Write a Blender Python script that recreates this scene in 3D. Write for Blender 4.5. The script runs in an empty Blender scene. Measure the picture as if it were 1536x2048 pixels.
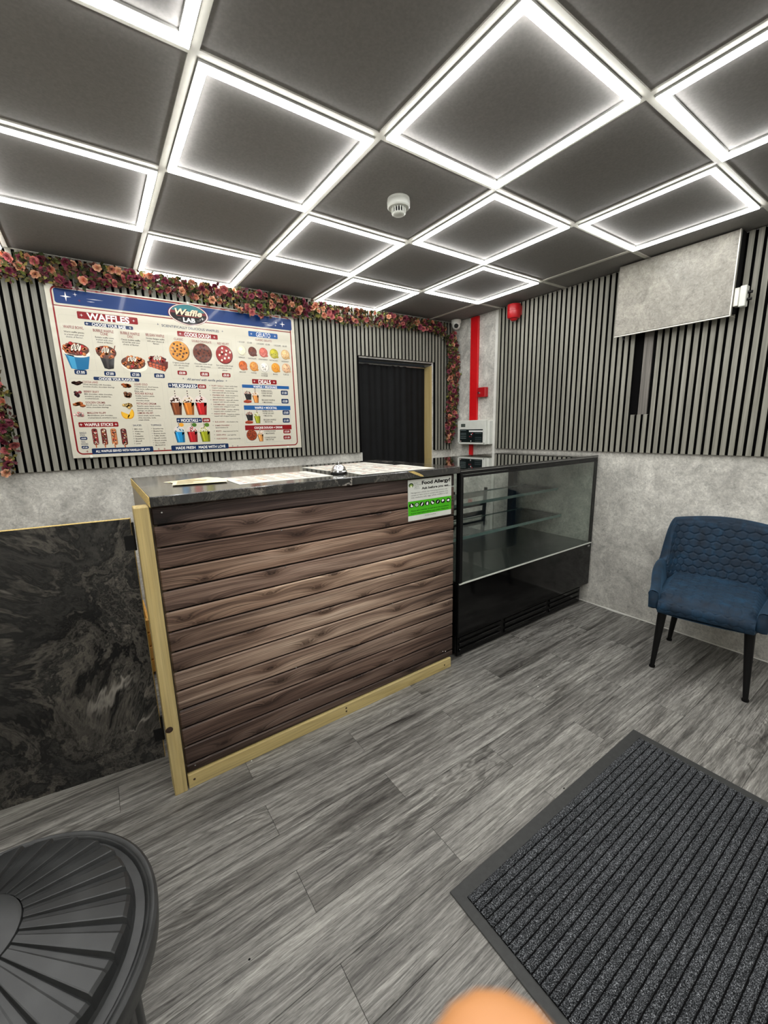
import bpy, bmesh, math, random
from mathutils import Vector, Matrix

# ---------------------------------------------------------------- camera, world, exposure
F_PX = 825.35
R_ROWS = ((0.81917822, -0.57306272, -0.02336984),
          (-0.13238377, -0.14927851, -0.97989309),
          (0.55805159, 0.80580087, -0.19814991))      # right, down, forward
CAM = Vector((-0.95935, -1.35539, 1.39444))
RIGHT, DOWN, FWD = (Vector(r) for r in R_ROWS)
scene = bpy.context.scene
COL = scene.collection
cam_data = bpy.data.cameras.new('camera')
cam_data.sensor_fit = 'VERTICAL'
cam_data.sensor_height = 36.0
cam_data.sensor_width = 27.0
cam_data.lens = F_PX / 2048 * 36.0
cam_data.clip_start = 0.005
cam_data.clip_end = 60
cam_data.dof.use_dof = True
cam_data.dof.focus_distance = 2.4
cam_data.dof.aperture_fstop = 8.0
cam = bpy.data.objects.new('camera', cam_data)
COL.objects.link(cam)
up, back = -DOWN, -FWD
cam.matrix_world = Matrix(((RIGHT.x, up.x, back.x, CAM.x), (RIGHT.y, up.y, back.y, CAM.y),
                           (RIGHT.z, up.z, back.z, CAM.z), (0, 0, 0, 1)))
scene.camera = cam
world = bpy.data.worlds.new('world')
scene.world = world
world.use_nodes = True
world.node_tree.nodes['Background'].inputs['Color'].default_value = (0.05, 0.055, 0.06, 1)
world.node_tree.nodes['Background'].inputs['Strength'].default_value = 0.3
scene.view_settings.view_transform = 'Standard'
scene.view_settings.look = 'None'
scene.view_settings.gamma = 1.0
scene.view_settings.exposure = 0.0
scene.view_settings.use_curve_mapping = False
LED_STRENGTH = 26.0

# room (metres; floor z = 0)
H = 2.388
XR, YB, XL, YF = 2.11, 1.81, -1.92, -2.55
rnd = random.Random(7)

# ---------------------------------------------------------------- helpers
def ray(u, v):
    return RIGHT * ((u - 768) / F_PX) + DOWN * ((v - 1024) / F_PX) + FWD

def on_plane(u, v, axis, val):
    d = ray(u, v)
    return CAM + d * ((val - CAM[axis]) / d[axis])

def lin(c):
    return tuple(((x / 255) / 12.92 if x / 255 <= 0.04045 else ((x / 255 + 0.055) / 1.055) ** 2.4) for x in c)

def rgba(c):
    return lin(c) + (1.0,)

ORIGIN = {}

def link(o, parent=None):
    COL.objects.link(o)
    if parent is not None:
        o.parent = parent
    return o

def tag(o, label, cat, group=None):
    o['label'] = label
    o['category'] = cat
    if group:
        o['group'] = group
    return o

def thing(name, label, cat, loc=(0, 0, 0), rotz=0, group=None):
    o = bpy.data.objects.new(name, None)
    o.empty_display_size = 0.05
    link(o)
    o.location = loc
    o.rotation_euler = (0, 0, rotz)
    ORIGIN[o.name] = Vector(loc) if rotz == 0 else Vector((0, 0, 0))
    return tag(o, label, cat, group)

def structure(name, loc=(0, 0, 0)):
    o = bpy.data.objects.new(name, None)
    link(o)
    o.location = loc
    o['kind'] = 'structure'
    ORIGIN[o.name] = Vector(loc)
    return o

class MB:
    """Collects faces, with a colour for each face, and links them as ONE mesh object."""
    def __init__(self):
        self.v, self.f, self.c, self.s, self.m = [], [], [], [], []

    def add(self, vs, fs, col=None, smooth=False, mi=0):
        n = len(self.v)
        self.v += [tuple(p) for p in vs]
        for f in fs:
            self.f.append([i + n for i in f]); self.c.append(col); self.s.append(smooth); self.m.append(mi)
        return self

    def box(self, x0, x1, y0, y1, z0, z1, col=None, mi=0):
        vs = [(x, y, z) for z in (z0, z1) for y in (y0, y1) for x in (x0, x1)]
        return self.add(vs, [(0, 2, 3, 1), (4, 5, 7, 6), (0, 1, 5, 4), (2, 6, 7, 3), (0, 4, 6, 2), (1, 3, 7, 5)], col, mi=mi)

    def cham(self, x0, x1, y0, y1, z0, z1, b, col=None, mi=0):
        """box with chamfered edges"""
        vs, idx = [], {}
        X, Y, Z = (x0, x1), (y0, y1), (z0, z1)
        for i in (0, 1):
            for j in (0, 1):
                for k in (0, 1):
                    sx, sy, sz = (b if i == 0 else -b), (b if j == 0 else -b), (b if k == 0 else -b)
                    idx[i, j, k, 0] = len(vs); vs.append((X[i], Y[j] + sy, Z[k] + sz))
                    idx[i, j, k, 1] = len(vs); vs.append((X[i] + sx, Y[j], Z[k] + sz))
                    idx[i, j, k, 2] = len(vs); vs.append((X[i] + sx, Y[j] + sy, Z[k]))
        cen = Vector(((x0 + x1) / 2, (y0 + y1) / 2, (z0 + z1) / 2))
        fs = []
        for i in (0, 1):
            fs.append([idx[i, j, k, 0] for j, k in ((0, 0), (1, 0), (1, 1), (0, 1))])
            fs.append([idx[j, i, k, 1] for j, k in ((0, 0), (1, 0), (1, 1), (0, 1))])
            fs.append([idx[j, k, i, 2] for j, k in ((0, 0), (1, 0), (1, 1), (0, 1))])
            for j in (0, 1):
                fs.append([idx[0, i, j, 1], idx[1, i, j, 1], idx[1, i, j, 2], idx[0, i, j, 2]])
                fs.append([idx[i, 0, j, 0], idx[i, 1, j, 0], idx[i, 1, j, 2], idx[i, 0, j, 2]])
                fs.append([idx[i, j, 0, 0], idx[i, j, 1, 0], idx[i, j, 1, 1], idx[i, j, 0, 1]])
                for k in (0, 1):
                    fs.append([idx[i, j, k, 0], idx[i, j, k, 1], idx[i, j, k, 2]])
        out = []
        for f in fs:
            p = [Vector(vs[q]) for q in f]
            n = (p[1] - p[0]).cross(p[2] - p[0])
            m = sum(p, Vector()) / len(p)
            out.append(f if n.dot(m - cen) > 0 else f[::-1])
        return self.add(vs, out, col, mi=mi)

    def tube(self, p0, p1, r0, r1=None, n=12, col=None, caps=True, smooth=True, mi=0):
        p0, p1 = Vector(p0), Vector(p1)
        r1 = r0 if r1 is None else r1
        d = (p1 - p0).normalized()
        a = d.orthogonal().normalized(); b = d.cross(a)
        vs = []
        for p, r in ((p0, r0), (p1, r1)):
            for i in range(n):
                t = 2 * math.pi * i / n
                vs.append(p + (a * math.cos(t) + b * math.sin(t)) * r)
        self.add(vs, [(i, (i + 1) % n, n + (i + 1) % n, n + i) for i in range(n)], col, smooth, mi)
        if caps:
            self.add(vs[:n], [tuple(range(n))[::-1]], col, mi=mi)
            self.add(vs[n:], [tuple(range(n))], col, mi=mi)
        return self

    def path(self, pts, radii, n=8, col=None):
        for i in range(len(pts) - 1):
            self.tube(pts[i], pts[i + 1], radii[i], radii[i + 1], n, col)
        return self

    def lathe(self, prof, n=24, c=(0, 0, 0), axis='z', col=None, smooth=True, a0=0.0, a1=2 * math.pi):
        if len(prof) > 2:                      # keep hard corners of the profile sharp
            part = [prof[0]]
            for k in range(1, len(prof)):
                part.append(prof[k])
                last = k == len(prof) - 1
                if not last:
                    u = Vector((prof[k][0] - prof[k - 1][0], prof[k][1] - prof[k - 1][1]))
                    w_ = Vector((prof[k + 1][0] - prof[k][0], prof[k + 1][1] - prof[k][1]))
                    sharp = u.length > 1e-9 and w_.length > 1e-9 and u.angle(w_) > math.radians(42)
                if last or sharp:
                    self._lathe(part, n, c, axis, col, smooth, a0, a1)
                    part = [prof[k]]
            return self
        return self._lathe(prof, n, c, axis, col, smooth, a0, a1)

    def _lathe(self, prof, n, c, axis, col, smooth, a0, a1):
        full = abs(a1 - a0 - 2 * math.pi) < 1e-6
        m = n if full else n + 1
        vs = []
        for r, h in prof:
            for i in range(m):
                t = a0 + (a1 - a0) * i / n
                x, y = r * math.cos(t), r * math.sin(t)
                q = {'z': (x, y, h), 'x': (h, x, y), 'y': (y, h, x), '-x': (-h, x, -y)}[axis]
                vs.append((c[0] + q[0], c[1] + q[1], c[2] + q[2]))
        fs = []
        for j in range(len(prof) - 1):
            for i in range(n):
                k = (i + 1) % m
                fs.append((j * m + i, j * m + k, (j + 1) * m + k, (j + 1) * m + i))
        return self.add(vs, fs, col, smooth)

    def grid(self, fn, nu, nv, col=None, smooth=True, wrap_u=False, flip=False):
        vs = [fn(i / nu, j / nv) for j in range(nv + 1) for i in range(nu + (0 if wrap_u else 1))]
        w = nu if wrap_u else nu + 1
        fs = []
        for j in range(nv):
            for i in range(nu):
                k = (i + 1) % w
                q = (j * w + i, j * w + k, (j + 1) * w + k, (j + 1) * w + i)
                fs.append(q[::-1] if flip else q)
        return self.add(vs, fs, col, smooth)

    def build(self, name, mat, parent=None, local=False, bevel=0.0):
        off = Vector((0, 0, 0))
        if parent is not None and not local:
            off = ORIGIN.get(parent.name, Vector((0, 0, 0)))
        me = bpy.data.meshes.new(name)
        me.from_pydata([tuple(Vector(v) - off) for v in self.v], [], self.f)
        for mm in (mat if isinstance(mat, (list, tuple)) else [mat]):
            me.materials.append(mm)
        me.polygons.foreach_set('use_smooth', self.s)
        me.polygons.foreach_set('material_index', self.m)
        if any(c is not None for c in self.c):
            at = me.color_attributes.new('Col', 'FLOAT_COLOR', 'CORNER')
            buf = []
            for poly, c in zip(me.polygons, self.c):
                cc = (c or (1, 1, 1))
                buf += (list(cc[:3]) + [1.0]) * poly.loop_total
            at.data.foreach_set('color', buf)
        me.update()
        o = bpy.data.objects.new(name, me)
        link(o, parent)
        ORIGIN[o.name] = off
        if bevel:
            md = o.modifiers.new('bevel', 'BEVEL')
            md.width = bevel; md.segments = 2; md.limit_method = 'ANGLE'; md.angle_limit = math.radians(40)
        return o

def inst(name, mesh, parent, loc=(0, 0, 0), rot=(0, 0, 0), scale=(1, 1, 1)):
    o = bpy.data.objects.new(name, mesh)
    link(o, parent)
    o.location = Vector(loc) - (ORIGIN.get(parent.name, Vector((0, 0, 0))) if parent is not None else Vector((0, 0, 0)))
    o.rotation_euler = rot
    o.scale = scale
    return o

# ---------------------------------------------------------------- materials
class NT:
    def __init__(self, name):
        self.mat = bpy.data.materials.new(name)
        self.mat.use_nodes = True
        self.t = self.mat.node_tree
        self.b = self.t.nodes['Principled BSDF']

    def n(self, kind, props=None, **ins):
        nd = self.t.nodes.new('ShaderNode' + kind)
        for k, v in (props or {}).items():
            setattr(nd, k, v)
        for k, v in ins.items():
            key = int(k[1:]) if k[0] == 'i' and k[1:].isdigit() else k.replace('_', ' ')
            self.set(nd.inputs[key], v)
        return nd

    def set(self, sock, v):
        if isinstance(v, bpy.types.NodeSocket):
            self.t.links.new(v, sock)
        elif isinstance(v, bpy.types.Node):
            self.t.links.new(v.outputs[0], sock)
        else:
            sock.default_value = v

    def bs(self, **ins):
        for k, v in ins.items():
            self.set(self.b.inputs[k.replace('_', ' ')], v)
        return self

    def ramp(self, fac, stops, interp='LINEAR'):
        nd = self.t.nodes.new('ShaderNodeValToRGB')
        cr = nd.color_ramp
        cr.interpolation = interp
        while len(cr.elements) > 1:
            cr.elements.remove(cr.elements[-1])
        for i, (p, c) in enumerate(stops):
            e = cr.elements[0] if i == 0 else cr.elements.new(p)
            e.position = p
            e.color = c if len(c) == 4 else tuple(c) + (1,)
        self.set(nd.inputs[0], fac)
        return nd.outputs[0]

    def mix(self, a, b, fac, mode='MIX'):
        nd = self.t.nodes.new('ShaderNodeMix')
        nd.data_type = 'RGBA'; nd.blend_type = mode
        self.set(nd.inputs[0], fac); self.set(nd.inputs[6], a); self.set(nd.inputs[7], b)
        return nd.outputs[2]

    def coord(self, rand=0.0, scale=(1, 1, 1), which='Object'):
        tc = self.n('TexCoord').outputs[which]
        if rand:
            oi = self.n('ObjectInfo').outputs['Random']
            mul = self.n('Math', {'operation': 'MULTIPLY'}, i0=oi, i1=rand)
            cx = self.n('CombineXYZ', i0=mul, i1=mul, i2=mul)
            tc = self.n('VectorMath', {'operation': 'ADD'}, i0=tc, i1=cx).outputs[0]
        return self.n('Mapping', Vector=tc, Scale=scale).outputs[0]

    def noise(self, vec, scale=1.0, detail=4.0, rough=0.5, dist=0.0):
        return self.n('TexNoise', Vector=vec, Scale=scale, Detail=detail, Roughness=rough, Distortion=dist).outputs[0]

    def bump(self, h, strength=0.3, dist=0.002):
        b = self.n('Bump', Height=h, Strength=strength, Distance=dist)
        self.set(self.b.inputs['Normal'], b.outputs[0])
        return self

def plain(name, c, rough=0.5, metal=0.0, spec=0.5, coat=0.0, var=0.06, vscale=25.0, bump=0.0):
    m = NT(name)
    v = m.coord()
    f = m.noise(v, vscale, 3.0)
    c = lin(c)
    lo = tuple(max(0, x * (1 - var * 2)) for x in c); hi = tuple(min(1, x * (1 + var * 2)) for x in c)
    m.bs(Base_Color=m.ramp(f, [(0.3, lo), (0.7, hi)]), Roughness=rough, Metallic=metal)
    m.b.inputs['Specular IOR Level'].default_value = spec
    m.b.inputs['Coat Weight'].default_value = coat
    if bump:
        m.bump(m.noise(v, vscale * 6, 2.0), bump, 0.001)
    return m.mat

def printed(name, rough=0.22, coat=0.3):
    m = NT(name)
    a = m.n('Attribute', {'attribute_name': 'Col'})
    m.bs(Base_Color=a.outputs['Color'], Roughness=rough)
    m.b.inputs['Coat Weight'].default_value = coat
    m.b.inputs['Coat Roughness'].default_value = 0.06
    m.b.inputs['Specular IOR Level'].default_value = 0.2
    return m.mat

def wood(name, stops, axis='x', along=1.4, across=16.0, rough=0.5, rand=60.0, fine=0.35, wave=0.35, bump=0.25, spec=0.4, knots=False):
    m = NT(name)
    sc = {'x': (along, across, across), 'y': (across, along, across), 'z': (across, across, along)}[axis]
    v = m.coord(rand, sc)
    n1 = m.noise(v, 1.0, 6.0, 0.62, 0.7)
    fsc = {'x': (3.0, 170, 170), 'y': (170, 3.0, 170), 'z': (170, 170, 3.0)}[axis]
    vf = m.coord(rand, fsc)
    n2 = m.noise(vf, 1.0, 3.0, 0.6, 0.3)
    wsc = {'x': (0.55, 5.0, 5.0), 'y': (5.0, 0.55, 5.0), 'z': (5.0, 5.0, 0.55)}[axis]
    vw = m.coord(rand, wsc)
    nw = m.noise(vw, 1.3, 2.0, 0.5, 0.4)
    rings = m.n('Math', {'operation': 'SINE'}, i0=m.n('Math', {'operation': 'MULTIPLY'}, i0=nw, i1=85.0))
    rings = m.n('Math', {'operation': 'MULTIPLY_ADD'}, i0=rings, i1=0.5, i2=0.5)
    base = m.ramp(n1, stops)
    dark = m.ramp(n2, [(0.32, (0.35, 0.34, 0.33)), (0.5, (0.95, 0.95, 0.95)), (0.7, (1.25, 1.25, 1.25))])
    c = m.mix(base, dark, fine, 'MULTIPLY')
    rr = m.ramp(rings, [(0.0, (0.55, 0.54, 0.53)), (0.35, (0.95, 0.95, 0.95)), (1.0, (1.1, 1.1, 1.1))])
    msk = m.ramp(m.noise(m.coord(rand, tuple(s * 0.25 for s in sc)), 1.6, 1.0), [(0.45, (0, 0, 0)), (0.62, (1, 1, 1))])
    msk = m.n('Math', {'operation': 'MULTIPLY'}, i0=msk, i1=wave)
    c = m.mix(c, rr, msk, 'MULTIPLY')
    if knots:
        kv = m.coord(rand, {'x': (2.6, 9, 9), 'z': (9, 9, 2.2), 'y': (9, 2.6, 9)}[axis])
        vo = m.n('TexVoronoi', Vector=kv, Scale=1.0, Randomness=1.0).outputs['Distance']
        kn = m.ramp(vo, [(0.0, (0.12, 0.10, 0.09)), (0.09, (0.30, 0.26, 0.24)), (0.2, (0.85, 0.84, 0.83)), (0.3, (1, 1, 1))])
        c = m.mix(c, kn, 0.75, 'MULTIPLY')
    m.bs(Base_Color=c, Roughness=rough)
    m.b.inputs['Specular IOR Level'].default_value = spec
    m.bump(n2, bump, 0.0012)
    return m.mat

def vinyl():
    """grey oak-look vinyl: soft tone bands, short pores, dark cathedral figures"""
    m = NT('grey_vinyl_plank')
    r = 80.0
    n0 = m.noise(m.coord(r, (0.8, 5, 1)), 1.0, 3.0, 0.5, 0.5)
    n1 = m.noise(m.coord(r, (2.2, 44, 1)), 1.0, 6.0, 0.72, 0.9)
    n2 = m.noise(m.coord(r, (11, 210, 1)), 1.0, 5.0, 0.75, 0.6)
    n3 = m.noise(m.coord(r, (26, 420, 1)), 1.0, 2.0, 0.7, 0.2)
    c = m.ramp(n1, [(0.29, lin((48, 46, 44))), (0.43, lin((104, 102, 98))), (0.55, lin((138, 136, 131))), (0.75, lin((172, 170, 164)))])
    c = m.mix(c, m.ramp(n0, [(0.32, (0.52, 0.51, 0.50)), (0.48, (1, 1, 1)), (0.68, (1.2, 1.2, 1.19))]), 0.85, 'MULTIPLY')
    c = m.mix(c, m.ramp(n2, [(0.34, (0.30, 0.29, 0.28)), (0.46, (0.92, 0.92, 0.92)), (0.66, (1.35, 1.35, 1.34))]), 0.8, 'MULTIPLY')
    c = m.mix(c, m.ramp(n3, [(0.36, (0.55, 0.55, 0.55)), (0.52, (1, 1, 1)), (0.68, (1.3, 1.3, 1.3))]), 0.6, 'MULTIPLY')
    fig = m.noise(m.coord(r, (1.6, 9, 1)), 1.0, 3.0, 0.55, 0.9)
    sn = m.n('Math', {'operation': 'SINE'}, i0=m.n('Math', {'operation': 'MULTIPLY'}, i0=fig, i1=95.0))
    sn = m.n('Math', {'operation': 'MULTIPLY_ADD'}, i0=sn, i1=0.5, i2=0.5)
    msk = m.ramp(m.noise(m.coord(r, (1.5, 7, 1)), 1.0, 2.0, 0.5, 0.3), [(0.54, (0, 0, 0)), (0.66, (0.85, 0.85, 0.85))])
    c = m.mix(c, m.ramp(sn, [(0.0, (0.42, 0.41, 0.40)), (0.5, (0.85, 0.85, 0.84)), (1.0, (1.08, 1.08, 1.08))]), msk, 'MULTIPLY')
    m.bs(Base_Color=c, Roughness=0.45)
    m.b.inputs['Specular IOR Level'].default_value = 0.35
    m.bump(n2, 0.2, 0.001)
    return m.mat

def concrete(name, base, rand=0.0, rough=0.42):
    m = NT(name)
    v = m.coord(rand)
    n1 = m.noise(v, 5.0, 9.0, 0.72, 0.6)
    n2 = m.noise(v, 42.0, 6.0, 0.75, 1.2)
    n3 = m.noise(v, 16.0, 6.0, 0.7, 2.2)
    b = lin(base)
    c = m.ramp(n1, [(0.34, tuple(x * 0.70 for x in b)), (0.5, b), (0.64, tuple(min(1, x * 1.28) for x in b))])
    c = m.mix(c, m.ramp(n2, [(0.34, (0.5, 0.5, 0.49)), (0.47, (0.96, 0.96, 0.96)), (0.64, (1.3, 1.3, 1.29))]), 0.6, 'MULTIPLY')
    c = m.mix(c, m.ramp(n3, [(0.40, (1, 1, 1)), (0.485, (0.80, 0.795, 0.78)), (0.50, (0.66, 0.655, 0.64)), (0.515, (0.84, 0.835, 0.82)), (0.6, (1.06, 1.06, 1.06))]), 0.55, 'MULTIPLY')
    m.bs(Base_Color=c, Roughness=rough)
    m.bump(n2, 0.12, 0.002)
    return m.mat

def marble(name, rough=0.2, scale=1.0, light=1.0, coat=0.0):
    m = NT(name)
    v = m.coord(0, (scale,) * 3)
    warp = m.n('TexNoise', Vector=v, Scale=2.0, Detail=6.0, Roughness=0.62, Distortion=0.6).outputs['Color']
    wv = m.n('VectorMath', {'operation': 'MULTIPLY_ADD'}, i0=warp, i1=(1.5, 1.5, 1.5), i2=v).outputs[0]
    n1 = m.noise(wv, 1.5, 7.0, 0.6, 1.0)
    k = light
    g = lambda a, b, c: tuple(x * k for x in lin((a, b, c)))
    cl = m.ramp(n1, [(0.30, g(16, 17, 17)), (0.40, g(44, 43, 41)), (0.45, g(20, 20, 20)), (0.50, g(70, 67, 62)), (0.54, g(30, 30, 29)), (0.60, g(98, 93, 86)), (0.64, g(40, 39, 38)), (0.72, g(62, 60, 57))])
    n3 = m.noise(wv, 7.0, 8.0, 0.75, 0.8)
    c = m.mix(cl, m.ramp(n3, [(0.36, (0.25, 0.25, 0.25)), (0.5, (0.9, 0.9, 0.9)), (0.64, (1.6, 1.58, 1.52))]), 0.85, 'MULTIPLY')
    w2 = m.n('VectorMath', {'operation': 'MULTIPLY_ADD'}, i0=warp, i1=(0.6, 0.6, 0.6), i2=v).outputs[0]
    nv = m.noise(w2, 1.3, 4.0, 0.55, 0.3)
    vein = m.ramp(nv, [(0.490, (0, 0, 0)), (0.4985, (1, 1, 1)), (0.5015, (1, 1, 1)), (0.510, (0, 0, 0))])
    vm = m.ramp(m.noise(v, 3.1, 3.0), [(0.45, (0, 0, 0)), (0.62, (1, 1, 1))])
    vf = m.n('Math', {'operation': 'MULTIPLY'}, i0=m.n('Math', {'operation': 'MULTIPLY'}, i0=vein, i1=vm), i1=0.75)
    c = m.mix(c, lin((176, 170, 160)) + (1,), vf)
    m.bs(Base_Color=c, Roughness=rough)
    m.b.inputs['Coat Weight'].default_value = coat
    m.b.inputs['Coat Roughness'].default_value = 0.12
    return m.mat

def emitter(name, c, strength):
    m = NT(name)
    m.bs(Base_Color=(0.9, 0.9, 0.9, 1), Roughness=0.4, Emission_Color=c, Emission_Strength=strength)
    return m.mat

def glass_mat(name, tint=(0.93, 0.97, 0.95), rough=0.0):
    m = NT(name)
    # thin pane: clear with a fresnel sheen, so that light and shadow rays pass through it
    out = m.t.nodes['Material Output']
    tr = m.n('BsdfTransparent', Color=tuple(tint) + (1,))
    gl = m.n('BsdfGlossy', Color=(1, 1, 1, 1), Roughness=rough)
    lw_ = m.n('LayerWeight', Blend=0.5).outputs['Facing']
    fr = m.n('Math', {'operation': 'MULTIPLY_ADD'}, i0=m.n('Math', {'operation': 'POWER'}, i0=lw_, i1=4.0), i1=0.35, i2=0.03)
    mx = m.n('MixShader')
    m.t.links.new(fr.outputs[0], mx.inputs[0])
    m.t.links.new(tr.outputs[0], mx.inputs[1])
    m.t.links.new(gl.outputs[0], mx.inputs[2])
    m.t.links.new(mx.outputs[0], out.inputs['Surface'])
    return m.mat

M = {}
M['concrete'] = concrete('concrete_laminate', (200, 198, 191))
M['concrete_dark'] = concrete('concrete_laminate_shaded_side', (150, 148, 142))
M['bulk_face'] = concrete('grey_beige_concrete_laminate', (152, 148, 138))
M['felt'] = plain('black_felt', (7, 7, 7), 0.95, spec=0.1)
M['slat'] = wood('grey_slat_veneer', [(0.25, lin((106, 105, 96))), (0.5, lin((137, 135, 124))), (0.75, lin((160, 158, 147)))], 'z', 1.2, 30, 0.55, 40, 0.35, 0.1, 0.1)
M['board_insert'] = wood('dark_grey_board', [(0.25, lin((84, 80, 76))), (0.5, lin((112, 108, 102))), (0.75, lin((140, 135, 128)))], 'z', 1.2, 40, 0.6, 40, 0.5, 0.1, 0.2)
M['floor'] = vinyl()
M['subfloor'] = plain('dark_subfloor', (38, 37, 36), 0.9)
M['timber'] = wood('yellow_pine_timber', [(0.2, lin((158, 134, 82))), (0.5, lin((188, 166, 110))), (0.8, lin((206, 190, 140)))], 'z', 0.9, 12, 0.6, 10, 0.3, 0.5, 0.15)
M['timber_x'] = wood('yellow_pine_batten', [(0.2, lin((168, 146, 92))), (0.5, lin((196, 176, 120))), (0.8, lin((214, 198, 148)))], 'x', 0.9, 12, 0.6, 10, 0.3, 0.5, 0.15)
M['knot'] = plain('pine_knot', (52, 34, 20), 0.7, var=0.25, vscale=120)
M['chipboard'] = plain('raw_chipboard', (196, 170, 104), 0.85, var=0.22, vscale=260)
M['marble'] = marble('black_marble_laminate', 0.22, 1.0, 1.25)
M['worktop_marble'] = marble('black_marble_worktop', 0.22, 1.6, 1.1, 0.8)
M['white_metal'] = plain('white_grid_paint', (196, 194, 184), 0.45, var=0.02)
M['tile'] = plain('grey_ceiling_tile', (128, 125, 122), 0.75, var=0.04, vscale=120, bump=0.15, spec=0.3)
M['housing'] = plain('led_housing_plastic', (150, 150, 146), 0.5, var=0.02)
M['led'] = emitter('led_diffuser', (1.0, 0.998, 0.985, 1), LED_STRENGTH)
M['print'] = printed('glossy_print', 0.35, 0.18)
M['paper_print'] = printed('matt_print', 0.35, 0.0)
M['white_plastic'] = plain('white_plastic', (214, 216, 208), 0.38, var=0.02)
M['white_paint'] = plain('white_trim_paint', (222, 221, 214), 0.45, var=0.02)
M['red'] = plain('red_gloss_trunking', (205, 8, 18), 0.4, var=0.03)
M['red_dark'] = plain('red_alarm_plastic', (168, 16, 24), 0.35, var=0.04)
M['black_gloss'] = plain('black_gloss_panel', (4, 4, 5), 0.09, var=0.02, spec=0.35)
M['black_satin'] = plain('black_satin_metal', (10, 10, 11), 0.4, var=0.05, spec=0.3)
M['black_matt'] = plain('black_painted_board', (13, 13, 13), 0.8, var=0.05, spec=0.2)
M['steel'] = plain('brushed_steel', (170, 172, 172), 0.28, 1.0, var=0.04, vscale=60)
M['dark_steel'] = plain('dark_deck_steel', (84, 90, 88), 0.25, 0.7, var=0.08)
M['chrome'] = plain('polished_chrome', (215, 215, 215), 0.08, 1.0, var=0.01)
M['alu'] = plain('aluminium_edge', (190, 188, 180), 0.35, 0.6, var=0.02)
M['glass'] = glass_mat('clear_glass', (0.955, 0.975, 0.962))
M['glass_top'] = plain('smoked_top_glass', (10, 11, 11), 0.03, var=0.01, coat=1.0)
M['glass_edge'] = plain('glass_shelf_edge', (96, 116, 110), 0.2, var=0.05)
M['fabric_black'] = plain('black_curtain_cloth', (13, 14, 15), 0.8, var=0.12, vscale=9, spec=0.25)
M['rubber'] = plain('rubber_border', (50, 51, 50), 0.62, var=0.06, vscale=60, bump=0.1)
M['skin'] = plain('skin', (186, 128, 78), 0.5, var=0.04, vscale=60)
M['plastic_black'] = plain('worn_black_plastic', (42, 43, 43), 0.4, var=0.2, vscale=14, bump=0.15)
M['lens'] = plain('black_lens', (5, 5, 6), 0.05, var=0.0)
M['cable'] = plain('dark_bracket', (22, 22, 22), 0.5)
M['orange_wood'] = wood('orange_pine', [(0.2, lin((176, 118, 46))), (0.5, lin((214, 158, 74))), (0.8, lin((232, 184, 104)))], 'z', 0.9, 12, 0.55, 10, 0.3, 0.4, 0.1)
M['brown_side'] = plain('beige_side_panel', (150, 138, 116), 0.5, var=0.04)

def flower_mat():
    m = NT('silk_petals')
    a = m.n('Attribute', {'attribute_name': 'Col'})
    n = m.noise(m.coord(20.0), 60.0, 2.0)
    c = m.mix(a.outputs['Color'], m.ramp(n, [(0.35, (0.6, 0.55, 0.55)), (0.65, (1.15, 1.15, 1.1))]), 0.7, 'MULTIPLY')
    m.bs(Base_Color=c, Roughness=0.7)
    m.b.inputs['Specular IOR Level'].default_value = 0.2
    return m.mat
M['petal'] = flower_mat()

def carpet():
    m = NT('charcoal_ribbed_carpet')
    v = m.coord(30.0)
    n1 = m.noise(v, 420.0, 2.0, 0.7)
    n2 = m.noise(v, 150.0, 3.0, 0.7)
    n3 = m.noise(v, 6.0, 2.0)
    c = m.ramp(n1, [(0.36, lin((16, 17, 18))), (0.49, lin((54, 56, 59))), (0.58, lin((104, 107, 111))), (0.67, lin((186, 189, 194)))])
    c = m.mix(c, m.ramp(n2, [(0.35, (0.35, 0.35, 0.35)), (0.62, (1.2, 1.2, 1.2))]), 0.75, 'MULTIPLY')
    c = m.mix(c, m.ramp(n3, [(0.35, (0.8, 0.8, 0.8)), (0.65, (1.1, 1.1, 1.1))]), 0.8, 'MULTIPLY')
    m.bs(Base_Color=c, Roughness=0.95)
    m.b.inputs['Specular IOR Level'].default_value = 0.1
    m.bump(n1, 0.9, 0.004)
    return m.mat
M['carpet'] = carpet()
M['carpet_base'] = plain('black_carpet_backing', (12, 12, 13), 0.95, spec=0.1)

def velvet():
    m = NT('navy_velvet')
    v = m.coord()
    n = m.noise(v, 14.0, 4.0, 0.6, 0.5)
    m.bs(Base_Color=m.ramp(n, [(0.3, lin((4, 25, 42))), (0.55, lin((8, 40, 62))), (0.75, lin((14, 58, 86)))]), Roughness=0.75)
    m.b.inputs['Sheen Weight'].default_value = 0.35
    m.b.inputs['Sheen Roughness'].default_value = 0.4
    m.b.inputs['Sheen Tint'].default_value = lin((110, 160, 200)) + (1,)
    m.bump(m.noise(v, 500, 1.0), 0.15, 0.0008)
    return m.mat
M['velvet'] = velvet()

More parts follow.
